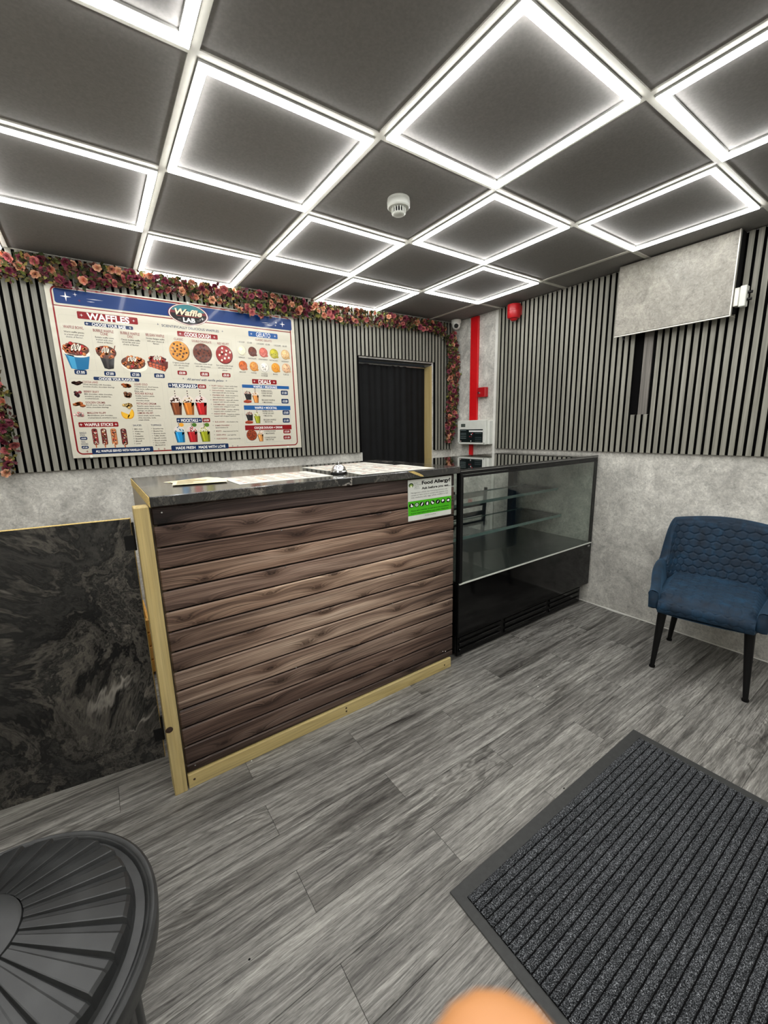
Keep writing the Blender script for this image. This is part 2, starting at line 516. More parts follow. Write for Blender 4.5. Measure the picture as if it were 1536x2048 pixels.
def cladding_mat():
    """brown printed plank: straight grain that bends round a few ringed knots"""
    m = NT('brown_printed_planks')
    r = 60.0
    tc = m.n('TexCoord').outputs['Object']
    oi = m.n('ObjectInfo')
    ofs = m.n('Math', {'operation': 'MULTIPLY'}, i0=oi.outputs['Random'], i1=r)
    sx = m.n('SeparateXYZ', Vector=tc)
    X = m.n('Math', {'operation': 'ADD'}, i0=sx.outputs[0], i1=ofs)
    Z = m.n('Math', {'operation': 'ADD'}, i0=sx.outputs[2], i1=ofs)
    kx = m.n('Math', {'operation': 'MULTIPLY'}, i0=X, i1=3.1)
    kz = m.n('Math', {'operation': 'MULTIPLY'}, i0=Z, i1=9.0)
    vo = m.n('TexVoronoi', {'voronoi_dimensions': '2D'}, Vector=m.n('CombineXYZ', i0=kx, i1=kz, i2=0.0), Scale=1.0, Randomness=1.0).outputs['Distance']
    bend = m.n('Math', {'operation': 'EXPONENT'}, i0=m.n('Math', {'operation': 'MULTIPLY'}, i0=vo, i1=-7.0))
    Zb = m.n('Math', {'operation': 'MULTIPLY_ADD'}, i0=bend, i1=0.035, i2=Z)
    wob = m.noise(m.n('CombineXYZ', i0=m.n('Math', {'operation': 'MULTIPLY'}, i0=X, i1=2.0), i1=m.n('Math', {'operation': 'MULTIPLY'}, i0=Z, i1=6.0), i2=ofs), 1.0, 2.0)
    Zb = m.n('Math', {'operation': 'MULTIPLY_ADD'}, i0=wob, i1=0.03, i2=Zb)
    def gv(a, b):
        return m.n('CombineXYZ', i0=m.n('Math', {'operation': 'MULTIPLY'}, i0=X, i1=a), i1=m.n('Math', {'operation': 'MULTIPLY'}, i0=Zb, i1=b), i2=ofs).outputs[0]
    n1 = m.noise(gv(1.2, 26), 1.0, 5.0, 0.6, 0.2)
    n2 = m.noise(gv(2.5, 190), 1.0, 3.0, 0.6, 0.1)
    lines = m.n('Math', {'operation': 'MULTIPLY_ADD'}, i0=m.n('Math', {'operation': 'SINE'}, i0=m.n('Math', {'operation': 'MULTIPLY'}, i0=Zb, i1=950.0)), i1=0.5, i2=0.5)
    c = m.ramp(n1, [(0.28, lin((92, 76, 70))), (0.45, lin((146, 123, 110))), (0.6, lin((186, 163, 147))), (0.78, lin((226, 206, 190)))])
    c = m.mix(c, m.ramp(n2, [(0.3, (0.22, 0.19, 0.18)), (0.48, (0.9, 0.89, 0.88)), (0.66, (1.35, 1.33, 1.3))]), 0.8, 'MULTIPLY')
    c = m.mix(c, m.ramp(lines, [(0.0, (0.5, 0.47, 0.46)), (0.4, (0.95, 0.95, 0.95)), (1, (1.15, 1.14, 1.12))]), 0.5, 'MULTIPLY')
    rings = m.n('Math', {'operation': 'MULTIPLY_ADD'}, i0=m.n('Math', {'operation': 'SINE'}, i0=m.n('Math', {'operation': 'MULTIPLY'}, i0=vo, i1=120.0)), i1=0.5, i2=0.5)
    c = m.mix(c, m.ramp(rings, [(0.0, (0.4, 0.36, 0.34)), (1, (1, 1, 1))]), m.ramp(vo, [(0.03, (0.9, 0.9, 0.9)), (0.16, (0, 0, 0))]), 'MULTIPLY')
    c = m.mix(c, m.ramp(vo, [(0.0, (0.2, 0.16, 0.15)), (0.03, (0.34, 0.3, 0.28)), (0.10, (0.62, 0.58, 0.56)), (0.28, (1, 1, 1))]), 0.85, 'MULTIPLY')
    # board colour gets darker towards both ends
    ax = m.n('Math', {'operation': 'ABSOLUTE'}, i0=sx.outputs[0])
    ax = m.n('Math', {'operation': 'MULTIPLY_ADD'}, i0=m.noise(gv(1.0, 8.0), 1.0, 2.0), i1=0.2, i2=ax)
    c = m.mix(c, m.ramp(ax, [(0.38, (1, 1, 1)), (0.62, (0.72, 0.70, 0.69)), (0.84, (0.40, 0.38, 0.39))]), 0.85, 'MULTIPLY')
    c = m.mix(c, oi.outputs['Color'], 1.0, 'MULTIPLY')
    m.bs(Base_Color=c, Roughness=0.5)
    m.b.inputs['Specular IOR Level'].default_value = 0.3
    m.bump(n2, 0.35, 0.0012)
    return m.mat
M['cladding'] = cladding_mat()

# ================================================================ THE SETTING
# ---- floor: vinyl planks along x, 0.905 x 0.146, half-bond
floor = structure('floor')
MB().box(XL, XR, YF, YB + 0.12, -0.06, -0.0035).build('subfloor', M['subfloor'], floor)
PW, PL, G = 0.1465, 0.905, 0.0005
plank_meshes = {}
def plank_mesh(length):
    k = round(length, 3)
    if k not in plank_meshes:
        o = MB().cham(-k / 2 + G, k / 2 - G, -PW / 2 + G, PW / 2 - G, -0.0034, 0.0, 0.0006).build('plank', M['floor'])
        plank_meshes[k] = o.data
        bpy.data.objects.remove(o)
    return plank_meshes[k]
row_top = 0.297 + PW * 11
row = 0
y = row_top
while y > YF:
    yc = y - PW / 2
    if yc + PW / 2 <= YB + 0.13:
        off = -0.60 if row % 2 == 1 else -0.15
        x = off - PL * 3
        while x < XR:
            a, b = max(x, XL), min(x + PL, XR)
            if b - a > 0.05:
                inst('plank', plank_mesh(b - a), floor, ((a + b) / 2, yc, 0), (0, 0, math.pi if rnd.random() < 0.5 else 0))
            x += PL
    y -= PW
    row += 1

# ---- ceiling: 600 mm grid, tiles and T-bars
ceiling = structure('ceiling', (0, 0, H))
MB().box(XL - 0.1, XR + 0.1, YF - 0.1, YB + 0.3, H + 0.03, H + 0.06).build('ceiling_slab', M['white_paint'], ceiling)
tile_cache = {}
xs_g = [XL] + [i * 0.6 for i in range(-3, 4)] + [XR]
ys_g = [YF] + [j * 0.6 for j in range(-4, 4)]
for a, b in zip(xs_g, xs_g[1:]):
    for c_, d in zip(ys_g, ys_g[1:]):
        k = (round(b - a, 3), round(d - c_, 3))
        if k not in tile_cache:
            o = MB().cham(-k[0] / 2 + 0.006, k[0] / 2 - 0.006, -k[1] / 2 + 0.006, k[1] / 2 - 0.006, 0.004, 0.018, 0.001).build('tile', M['tile'])
            tile_cache[k] = o.data
            bpy.data.objects.remove(o)
        inst('tile', tile_cache[k], ceiling, ((a + b) / 2, (c_ + d) / 2, H))
for i in range(-3, 4):
    MB().box(i * 0.6 - 0.012, i * 0.6 + 0.012, YF, YB, H - 0.001, H + 0.004).build('grid_bar', M['white_metal'], ceiling)
for j in range(-4, 4):
    for a, b in zip(xs_g, xs_g[1:]):
        MB().box(a + 0.012, b - 0.012, j * 0.6 - 0.012, min(j * 0.6 + 0.012, YB), H - 0.001, H + 0.004).build('grid_bar', M['white_metal'], ceiling)

# ---- back wall with doorway (opening x 1.007..1.834, to z 1.997)
DX0, DX1, DZ = 1.007, 1.834, 1.997
wall_back = structure('wall_back', (0, YB, 0))
w = MB()
w.box(XL, DX0, YB, YB + 0.11, 0, H + 0.03)
w.box(DX1, XR + 0.1, YB, YB + 0.11, 0, H + 0.03)
w.box(DX0, DX1, YB, YB + 0.11, DZ, H + 0.03)
w.build('wall_panel', M['concrete'], wall_back)
SLZ = 1.192
fb = MB()
fb.box(XL, DX0 - 0.004, YB - 0.008, YB - 0.0005, SLZ, H)
fb.box(DX0 - 0.004, DX1 + 0.02, YB - 0.008, YB - 0.0005, DZ + 0.012, H)
fb.box(DX1 + 0.02, 2.09, YB - 0.008, YB - 0.0005, SLZ - 0.02, H)
fb.build('felt_backing', M['felt'], wall_back)
slat_cache = {}
def slat_mesh(h, rot):
    k = (round(h, 3), rot)
    if k not in slat_cache:
        if rot:
            o = MB().cham(-0.018, 0.0, -0.013, 0.013, 0, h, 0.0012).build('slat', M['slat'])
        else:
            o = MB().cham(-0.013, 0.013, -0.018, 0.0, 0, h, 0.0012).build('slat', M['slat'])
        o.data.materials.append(M['felt'])
        for f_ in o.data.polygons:
            if abs(f_.normal[1 if rot else 0]) > 0.9:
                f_.material_index = 1
        slat_cache[k] = o.data
        bpy.data.objects.remove(o)
    return slat_cache[k]
x = -0.568 + 0.0135 - 0.0398 * 34
while x < 2.085:
    z0 = SLZ
    if DX0 - 0.01 < x < DX1 + 0.012:
        z0 = DZ + 0.012
    elif x >= DX1 + 0.012:
        z0 = SLZ - 0.022
    if x > XL + 0.02:
        inst('slat', slat_mesh(H - z0, False), wall_back, (x, YB - 0.0085, z0))
    x += 0.0398

# ---- right wall
wall_right = structure('wall_right', (XR, 0, 0))
MB().box(XR, XR + 0.1, YF - 0.1, YB + 0.11, 0, H + 0.03).build('wall_panel', M['concrete'], wall_right)
MB().box(XR - 0.008, XR - 0.0005, -1.9, 1.222, SLZ, H).build('felt_backing', M['felt'], wall_right)
y = 1.205
k = 0
while y > -1.88:
    in_gap = -0.042 < y < 0.040
    h = (1.447 if in_gap else H) - SLZ
    inst('slat', slat_mesh(h, True), wall_right, (XR - 0.0085, y, SLZ))
    y -= 0.0402
MB().cham(XR - 0.021, XR - 0.0085, -0.044, 0.010, 1.447, 2.36, 0.001).build('insert_board', M['board_insert'], wall_right)
wall_left = structure('wall_left', (XL, 0, 0))
MB().box(XL - 0.1, XL, YF - 0.1, YB + 0.11, 0, H + 0.03).build('wall_panel', M['concrete'], wall_left)
wall_front = structure('wall_front', (0, YF, 0))
MB().box(XL - 0.1, XR + 0.1, YF - 0.1, YF, 0, H + 0.03).build('wall_panel', M['concrete'], wall_front)
# trims
def trim(name, mat, *b):
    o = MB().cham(*b, 0.0015).build(name, mat)
    o['kind'] = 'structure'
    return o
trim('trim_1', M['white_paint'], XR - 0.012, XR - 0.0005, 1.232, 1.262, 0, H - 0.002)        # joint strip on the right wall
trim('trim_2', M['white_paint'], XR - 0.009, XR - 0.0005, YB - 0.009, YB - 0.0005, 0, H - 0.002)   # corner bead
trim('trim_3', M['white_paint'], DX0 - 0.008, DX0, YB - 0.012, YB + 0.1, 0, SLZ - 0.002)   # left edge of the doorway
trim('trim_4', M['timber'], DX1 - 0.012, DX1, YB - 0.004, YB + 0.108, 0, DZ - 0.022)        # raw timber jamb
trim('trim_5', M['black_satin'], DX0 + 0.001, DX1 - 0.001, YB - 0.002, YB + 0.03, DZ - 0.009, DZ - 0.0005)
# white sealant bead along the foot of the right wall
sb = MB()
pts = []
yy = 0.33
while yy > -2.4:
    bulge = 0.006 * math.exp(-((yy - 0.05) / 0.09) ** 2)
    pts.append(Vector((XR - 0.003 - bulge, yy, 0.003)))
    yy -= 0.04
sb.path(pts, [0.004 + 0.006 * math.exp(-((q.y - 0.05) / 0.1) ** 2) for q in pts], 6)
o = sb.build('baseboard_right', M['white_paint'])
o['kind'] = 'structure'

# ================================================================ LED ceiling lights
led_meshes = {}
def ring(mb, o, i, z0, z1, bottom=True):
    """rectangular ring between half-sizes i and o"""
    def sq(h, z):
        return [(-h, -h, z), (h, -h, z), (h, h, z), (-h, h, z)]
    vs = sq(o, z0) + sq(i, z0) + sq(o, z1) + sq(i, z1)
    fs = []
    for k in range(4):
        n = (k + 1) % 4
        if bottom:
            fs.append((k, 4 + k, 4 + n, n))
        fs.append((k, n, 8 + n, 8 + k))
        fs.append((4 + n, 4 + k, 12 + k, 12 + n))
    mb.add(vs, fs)
    return mb
LED_LABELS = {(0, 1): 'glowing LED frame between the smoke detector and the curtained doorway', (1, 0): 'glowing LED frame between the smoke detector and the grey-faced wall box',
              (-1, 0): 'glowing LED frame on the menu board side of the smoke detector, above the counter post', (0, -1): 'glowing LED frame on the doormat side of the smoke detector',
              (-1, 2): 'glowing LED frame touching the rose garland above the menu board', (1, 2): 'glowing LED frame touching the rose garland above the doorway',
              (2, 1): 'glowing LED frame closest to the red alarm sounder', (2, -1): 'glowing LED frame along the top of the grey-faced wall box',
              (-2, 1): 'glowing LED frame above the black marbled gate', (-2, -1): 'glowing LED frame above the round black side table', (1, -2): 'glowing LED frame above the doormat, towards the blue chair'}
def led_light(i, j, first=[None]):
    loc = (i * 0.6 + 0.3, j * 0.6 + 0.3, H)
    t = thing('led_frame_light', LED_LABELS.get((i, j), 'glowing white square LED frame in the ceiling over the shop entrance'), 'ceiling light', loc, 0, 'checkerboard of LED frames in the ceiling')
    if first[0] is None:
        h = ring(ring(MB(), 0.2865, 0.2575, -0.003, 0.004), 0.2865, 0.2842, -0.0075, -0.003).build('housing', M['housing'], t, local=True)
        d = ring(MB(), 0.2838, 0.2605, -0.013, -0.003).build('diffuser', M['led'], t, local=True)
        first[0] = (h.data, d.data)
    else:
        inst('housing', first[0][0], t, loc)
        inst('diffuser', first[0][1], t, loc)
    return t
for i in range(-3, 3):
    for j in range(-4, 3):
        if (i + j) % 2 == 1:
            led_light(i, j)

# ================================================================ COUNTER
counter = thing('service_counter', 'counter clad in dark brown horizontal planks with a pale timber corner post', 'counter', (-0.09, 0.6, 0))
cb = MB()
cb.box(-0.826, -0.806, 0.29, 0.985, 0.0, 1.147)
cb.build('side_panel', M['brown_side'], counter)
MB().box(0.612, 0.632, 0.29, 0.985, 0.0, 1.147).build('side_panel', M['black_matt'], counter)
MB().box(-0.806, 0.612, 0.275, 0.29, 0.0, 1.147).build('front_board', M['black_matt'], counter)
MB().box(-0.806, 0.612, 0.29, 0.97, 0.55, 0.57).build('inner_shelf', M['brown_side'], counter)
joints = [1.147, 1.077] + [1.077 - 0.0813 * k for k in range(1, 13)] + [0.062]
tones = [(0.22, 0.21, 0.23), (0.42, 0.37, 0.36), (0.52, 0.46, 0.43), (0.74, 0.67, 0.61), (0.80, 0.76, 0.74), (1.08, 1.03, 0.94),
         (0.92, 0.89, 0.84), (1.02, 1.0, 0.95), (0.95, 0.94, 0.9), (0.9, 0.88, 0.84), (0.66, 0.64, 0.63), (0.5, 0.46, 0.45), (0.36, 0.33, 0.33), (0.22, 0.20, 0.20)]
pm = {}
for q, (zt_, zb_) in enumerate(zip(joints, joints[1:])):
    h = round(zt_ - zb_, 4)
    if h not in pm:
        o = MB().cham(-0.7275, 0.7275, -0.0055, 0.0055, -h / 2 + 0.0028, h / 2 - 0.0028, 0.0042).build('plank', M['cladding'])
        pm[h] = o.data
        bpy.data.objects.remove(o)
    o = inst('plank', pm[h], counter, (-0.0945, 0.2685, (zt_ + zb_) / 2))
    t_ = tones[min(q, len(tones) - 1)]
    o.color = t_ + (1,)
scr = MB().lathe([(0.0, -0.0012), (0.003, -0.001), (0.0034, 0.0)], 8, (0, 0, 0), 'y').build('screw', M['chrome'])
scr_me = scr.data
bpy.data.objects.remove(scr)
for sx, sz in ((-0.79, 1.123), (-0.79, 0.087), (-0.36, 0.99), (-0.355, 0.83), (-0.35, 0.668), (-0.345, 0.51), (-0.34, 0.35), (-0.335, 0.187),
               (0.2, 0.99), (0.2, 0.83), (0.2, 0.668), (0.2, 0.51), (0.2, 0.35), (0.2, 0.187), (0.555, 0.115), (0.575, 0.108)):
    inst('screw', scr_me, counter, (sx, 0.2631, sz))
post = MB().cham(-0.874, -0.828, 0.25, 0.32, 0.0, 1.15, 0.002).build('corner_post', M['timber'], counter)
kn = MB()
kn.lathe([(0.0, -0.0004), (0.010, -0.0003), (0.014, 0.0004)], 12, (-0.862, 0.2498, 0.292), 'y')
kn.build('knot', M['knot'], post)
kick = MB().cham(-0.822, 0.612, 0.254, 0.2745, 0.0, 0.060, 0.002).build('kickboard', M['timber_x'], counter)
for kx, kz in ((-0.80, 0.034), (-0.10, 0.042), (-0.10, 0.024), (0.56, 0.03)):
    MB().lathe([(0.0, -0.0004), (0.004, -0.0003), (0.0055, 0.0004)], 8, (kx, 0.2538, kz), 'y').build('knot', M['knot'], kick)

wt = thing('worktop', 'black marbled worktop laid over the plank-clad counter', 'worktop', (-0.09, 0.62, 1.148))
MB().cham(-0.825, 0.652, 0.2355, 1.02, 1.148, 1.185, 0.003).build('slab', M['worktop_marble'], wt)
MB().box(-0.8266, -0.8246, 0.237, 1.018, 1.149, 1.184).build('raw_edge', M['chipboard'], wt)
chip = MB()
cpts = [(0.292, 1.1853), (0.325, 1.1853), (0.36, 1.172), (0.385, 1.160), (0.392, 1.153), (0.375, 1.154), (0.34, 1.166), (0.31, 1.178)]
chip.add([(a, 0.2352, b) for a, b in cpts], [tuple(range(len(cpts)))[::-1]])
chip.build('edge_chip', M['chipboard'], wt)

# gate: black marble panel on black hinges, swung slightly back
ga = math.radians(180 - 8.4)
gate = thing('counter_gate', 'black marbled half-height gate hinged to the pale timber post', 'gate', (-0.879, 0.312, 0.155), ga)
GW, GH = 0.92, 0.955
MB().cham(0.004, GW, 0.0, 0.018, 0.0, GH, 0.0006).build('panel_core', M['chipboard'], gate, local=True)
MB().box(0.005, GW - 0.001, 0.0181, 0.0195, 0.001, GH - 0.001).build('marble_face', M['marble'], gate, local=True)
MB().box(0.005, GW - 0.001, -0.0015, -0.0001, 0.001, GH - 0.001).build('marble_face', M['marble'], gate, local=True)
for hz in (0.84, 0.075):
    hg = MB()
    hg.tube((0.001, 0.014, hz), (0.001, 0.014, hz + 0.10), 0.0048, None, 10)
    hg.box(0.001, 0.03, 0.0197, 0.0215, hz + 0.004, hz + 0.055)
    hg.box(-0.0035, 0.0, 0.004, 0.018, hz + 0.045, hz + 0.098)
    hg.build('hinge', M['black_satin'], gate, local=True)

# ---------------------------------------------------------------- flat print toolbox
class Print:
    """flat print in a plane: points (a, b) -> org + a*ea + b*eb, each layer a hair further out along en"""
    def __init__(self, org, ea, eb, en, parent, mat, step=0.00016):
        self.o, self.a, self.b, self.n = (Vector(q) for q in (org, ea, eb, en))
        self.parent, self.mat, self.step = parent, mat, step
        self.mb = MB()

    def P(self, a, b, layer):
        return self.o + self.a * a + self.b * b + self.n * (layer * self.step)

    def poly(self, pts, col, layer=1):
        ar = sum(p[0] * q[1] - q[0] * p[1] for p, q in zip(pts, pts[1:] + pts[:1]))
        if ar < 0:
            pts = pts[::-1]
        if self.a.cross(self.b).dot(self.n) < 0:
            pts = pts[::-1]
        self.mb.add([self.P(a, b, layer) for a, b in pts], [tuple(range(len(pts)))], lin(col))

    def rect(self, a0, a1, b0, b1, col, layer=1, r=0.0):
        if r <= 0:
            self.poly([(a0, b0), (a1, b0), (a1, b1), (a0, b1)], col, layer)
        else:
            pts = []
            for cx, cy, s in ((a1 - r, b0 + r, -90), (a1 - r, b1 - r, 0), (a0 + r, b1 - r, 90), (a0 + r, b0 + r, 180)):
                for k in range(5):
                    t = math.radians(s + 22.5 * k)
                    pts.append((cx + r * math.cos(t), cy + r * math.sin(t)))
            self.poly(pts, col, layer)

    def ell(self, a, b, ra, rb, col, layer=1, n=18, rot=0.0):
        cr, sr = math.cos(rot), math.sin(rot)
        pts = []
        for k in range(n):
            t = 2 * math.pi * k / n
            x, y = ra * math.cos(t), rb * math.sin(t)
            pts.append((a + x * cr - y * sr, b + x * sr + y * cr))
        self.poly(pts, col, layer)

    def star(self, a, b, r, col, layer=1):
        pts = []
        for k in range(8):
            t = math.pi / 4 * k
            q = r if k % 2 == 0 else r * 0.2
            pts.append((a + q * math.cos(t), b + q * math.sin(t)))
        self.poly(pts, col, layer)

    def outline(self, a0, a1, b0, b1, wdt, col, layer=1, r=0.0):
        if r <= 0:
            self.rect(a0, a1, b0, b0 + wdt, col, layer); self.rect(a0, a1, b1 - wdt, b1, col, layer)
            self.rect(a0, a0 + wdt, b0, b1, col, layer); self.rect(a1 - wdt, a1, b0, b1, col, layer)
            return
        def rr(d):
            pts = []
            q = r - d
            for cx, cy, s in ((a1 - r, b0 + r, -90), (a1 - r, b1 - r, 0), (a0 + r, b1 - r, 90), (a0 + r, b0 + r, 180)):
                for k in range(7):
                    t = math.radians(s + 15 * k)
                    pts.append((cx + q * math.cos(t), cy + q * math.sin(t)))
            return pts
        A, B = rr(0), rr(wdt)
        for k in range(len(A)):
            n = (k + 1) % len(A)
            self.poly([A[k], A[n], B[n], B[k]], col, layer)

    def text(self, s, a0, a1, b, h, col, layer=2, bold=0.0, shear=0.0):
        """string fitted between a0 and a1, capitals h high, centred on b"""
        vs, fs, x0, x1, cap = text_mesh(s, bold, shear)
        if x1 - x0 <= 0:
            return
        sx, sy = (a1 - a0) / (x1 - x0), h / cap
        flip = self.a.cross(self.b).dot(self.n) < 0
        self.mb.add([self.P(a0 + (x - x0) * sx, b + (y - cap / 2) * sy, layer) for x, y in vs],
                    [f[::-1] if flip else f for f in fs], lin(col))

    def flush(self, name, parent=None, label=None):
        if not self.mb.v:
            return None
        o = self.mb.build(name, self.mat, parent or self.parent)
        if name.endswith(('descriptions', 'lists', 'text', 'slogan', 'lines', 'lettering', 'print')):
            o['kind'] = 'stuff'
        if label:
            o['label'] = label
        self.mb = MB()
        return o

TXT = {}
def text_mesh(s, bold=0.0, shear=0.0):
    k = (s, bold, shear)
    if k not in TXT:
        cu = bpy.data.curves.new('lettering', 'FONT')
        cu.body = s
        cu.resolution_u = 3
        cu.offset = bold
        cu.shear = shear
        cu.fill_mode = 'FRONT'
        ob = bpy.data.objects.new('lettering', cu)
        me = bpy.data.meshes.new_from_object(ob)
        vs = [(v.co.x, v.co.y) for v in me.vertices]
        fs = []
        for p in me.polygons:
            f = list(p.vertices)
            ar = sum(vs[f[i]][0] * vs[f[(i + 1) % len(f)]][1] - vs[f[(i + 1) % len(f)]][0] * vs[f[i]][1] for i in range(len(f)))
            fs.append(f if ar > 0 else f[::-1])
        bpy.data.objects.remove(ob); bpy.data.curves.remove(cu); bpy.data.meshes.remove(me)
        xs = [v[0] for v in vs] or [0, 0]
        TXT[k] = (vs, fs, min(xs), max(xs), 0.69 + 2 * bold)
    return TXT[k]

# ================================================================ MENU BOARD
BY = 1.7645                       # front face of the board
board = thing('menu_board', 'large glossy waffle shop menu board with blue banner and food pictures', 'menu board', (-0.323, BY, 1.262))
BX0, BX1, BZ0, BZ1 = -1.062, 0.4135, 1.262, 2.2335
MB().cham(BX0, BX1, BY, BY + 0.004, BZ0, BZ1, 0.0006).build('backing_panel', M['white_plastic'], board)
pr = Print((0, BY, 0), (1, 0, 0), (0, 0, 1), (0, -1, 0), board, M['print'])
ZS = 580 / 1536
def bz(x, y):
    p = on_plane(60 + x * ZS, 540 + y * ZS, 1, BY)
    return p.x, p.z
CREAM, BLUE, NAVY, REDC, WHITE, INK, GREYL = (206, 201, 184), (2, 48, 108), (4, 38, 80), (130, 4, 14), (246, 244, 238), (44, 40, 40), (190, 186, 172)
pr.rect(BX0 + 0.0006, BX1 - 0.0006, BZ0 + 0.0006, BZ1 - 0.0006, CREAM, 1)
pr.flush('printed_sheet')
fx0, fz1 = bz(100, 84)
fx1, fz0 = bz(1420, 930)[0], bz(240, 984)[1]
pr.outline(fx0, fx1, fz0 + 0.004, fz1 + 0.006, 0.008, REDC, 2, 0.032)
bx0 = bz(120, 100)[0]; bx1 = bz(1384, 290)[0]
bt = bz(140, 95)[1]; bb = bz(132, 172)[1]
pr.rect(fx0 + 0.004, fx1 - 0.004, bb - 0.016, bb - 0.010, REDC, 2)
pr.flush('red_border')
pr.rect(bx0, bx1, bb, bt, BLUE, 3, 0.012)
for (x, y, r, c) in ((188, 140, 0.026, WHITE), (238, 130, 0.011, WHITE), (261, 163, 0.009, REDC), (1336, 288, 0.022, WHITE), (1303, 279, 0.011, WHITE), (1300, 294, 0.007, WHITE)):
    a, b = bz(x, y)
    pr.star(a, b, r, c, 4)
for p0, p1 in (((297, 152), (390, 163)), ((300, 166), (345, 171)), ((1225, 277), (1275, 288)), ((1238, 288), (1285, 296))):
    a0, b0 = bz(*p0); a1, b1 = bz(*p1)
    pr.poly([(a0, b0 - 0.0005), ((a0 + a1) / 2, b0 - 0.002), (a1, b0 - 0.0005), ((a0 + a1) / 2, b0 + 0.001)], WHITE, 4)
pr.flush('blue_banner')

# logo
la, lb = bz(840, 238)
lw, lh = bz(947, 262)[0] - bz(732, 225)[0], bz(838, 181)[1] - bz(842, 296)[1]
def logo(sc, col, layer):
    pts = []
    for k in range(40):
        t = 2 * math.pi * k / 40
        x, y = math.cos(t), math.sin(t)
        if y < 0:
            y = y * (1.0 - 0.12 * abs(x))
        pts.append((la + x * lw / 2 * sc, lb + y * lh / 2 * (sc if y > 0 else sc * 1.0)))
    pr.poly(pts, col, layer)
logo(1.0, (120, 30, 34), 5); logo(0.965, (240, 236, 226), 6); logo(0.92, (130, 30, 34), 7); logo(0.89, (20, 18, 20), 8)
pts = [(la + math.cos(math.radians(d)) * lw / 2 * 0.89, lb + math.sin(math.radians(d)) * lh / 2 * 0.89) for d in range(20, 161, 10)]
pr.poly(pts, (58, 122, 128), 9)
pts = [(la + math.cos(math.radians(d)) * lw / 2 * 0.89, lb + math.sin(math.radians(d)) * lh / 2 * 0.89) for d in list(range(4, 21, 8)) + list(range(160, 177, 8))]
pr.poly(pts, (110, 44, 50), 9)
pr.text('Waffle', la - lw * 0.335, la + lw * 0.345, lb + lh * 0.105, lh * 0.30, (30, 16, 16), 10, 0.075, 0.28)
pr.text('Waffle', la - lw * 0.33, la + lw * 0.34, lb + lh * 0.11, lh * 0.29, (240, 214, 184), 11, 0.032, 0.28)
pr.text('LAB', la - lw * 0.15, la + lw * 0.15, lb - lh * 0.235, lh * 0.20, WHITE, 11, 0.04)
pr.rect(la - lw * 0.30, la + lw * 0.26, lb - lh * 0.09, lb - lh * 0.075, (190, 80, 74), 11)
pr.star(la + lw * 0.34, lb - lh * 0.12, 0.012, WHITE, 11); pr.star(la + lw * 0.28, lb - lh * 0.17, 0.006, WHITE, 11)
pr.rect(la - lw * 0.28, la - lw * 0.20, lb - lh * 0.235, lb - lh * 0.225, (190, 180, 170), 11)
pr.rect(la + lw * 0.2, la + lw * 0.27, lb - lh * 0.235, lb - lh * 0.225, (190, 180, 170), 11)
pr.flush('logo', label='oval black and teal waffle shop logo')

VS = 0.00105    # metres per zoomed pixel, vertical, near the board's middle
def vscale(x):
    return abs(bz(x, 500)[1] - bz(x, 510)[1]) / 10
def T(s, p0, p1, h, col=INK, layer=4, bold=0.0, shear=0.0):
    a0, b0 = bz(*p0); a1, b1 = bz(*p1)
    pr.text(s, a0, a1, (b0 + b1) / 2, h * vscale((p0[0] + p1[0]) / 2), col, layer, bold, shear)
def plate(name, tl, br, col, s=None, t0=None, t1=None, h=14, stars=(), r=0.006, bold=0.02):
    a0, b1 = bz(*tl); a1, b0 = bz(*br)
    pr.rect(a0, a1, b0, b1, col, 3, min(r, (b1 - b0) * 0.35))
    o = pr.flush(name)
    for sx, sy in stars:
        a, b = bz(sx, sy)
        pr.star(a, (b0 + b1) / 2, 0.009, WHITE, 4)
    if s:
        aa0, aa1 = bz(*t0)[0], bz(*t1)[0]
        pr.text(s, aa0, aa1, (b0 + b1) / 2, h * vscale((t0[0] + t1[0]) / 2), WHITE, 4, bold)
    pr.flush('lettering', o)
plate('heading_plate', (246, 217), (573, 290), REDC, 'WAFFLES', (300, 243), (525, 262), 34, ((272, 240), (549, 270)), bold=0.03)
plate('heading_plate', (286, 273), (547, 318), NAVY, 'CHOOSE YOUR BASE', (328, 290), (507, 305), 15, ((302, 288), (530, 306)))
plate('heading_plate', (335, 565), (580, 592), NAVY, 'CHOOSE YOUR FLAVOUR', (365, 577), (555, 583), 13)
plate('heading_plate', (255, 806), (470, 830), REDC, 'WAFFLE STICKS', (288, 817), (440, 817), 16, ((270, 817), (455, 817)))
plate('heading_plate', (326, 946), (655, 962), NAVY, 'ALL WAFFLES SERVED WITH VANILLA GELATO', (348, 958), (635, 950), 13)
plate('heading_plate', (778, 322), (995, 370), REDC, 'COOKIE DOUGH', (818, 343), (957, 355), 20, ((796, 340), (976, 357)))
plate('heading_plate', (1155, 322), (1312, 367), (30, 84, 146), 'GELATO', (1197, 342), (1272, 350), 22, ((1172, 339), (1297, 353)), bold=0.0)
plate('heading_plate', (1175, 577), (1307, 607), REDC, 'DEALS', (1210, 591), (1275, 593), 20, ((1188, 590), (1292, 594)))
plate('heading_plate', (730, 598), (888, 628), NAVY, 'MILKSHAKES', (754, 612), (878, 617), 19, ((742, 612), (882, 616)))
plate('heading_plate', (775, 784), (912, 808), NAVY, 'MOCKTAILS', (800, 796), (890, 796), 17, ((786, 796), (900, 796)))
plate('heading_plate', (747, 930), (1053, 945), NAVY, 'MADE FRESH   MADE WITH LOVE', (773, 942), (1035, 935), 15)
plate('heading_plate', (1122, 606), (1372, 632), (22, 84, 146), 'WAFFLE + MILKSHAKE', (1182, 618), (1308, 622), 12, r=0.003)
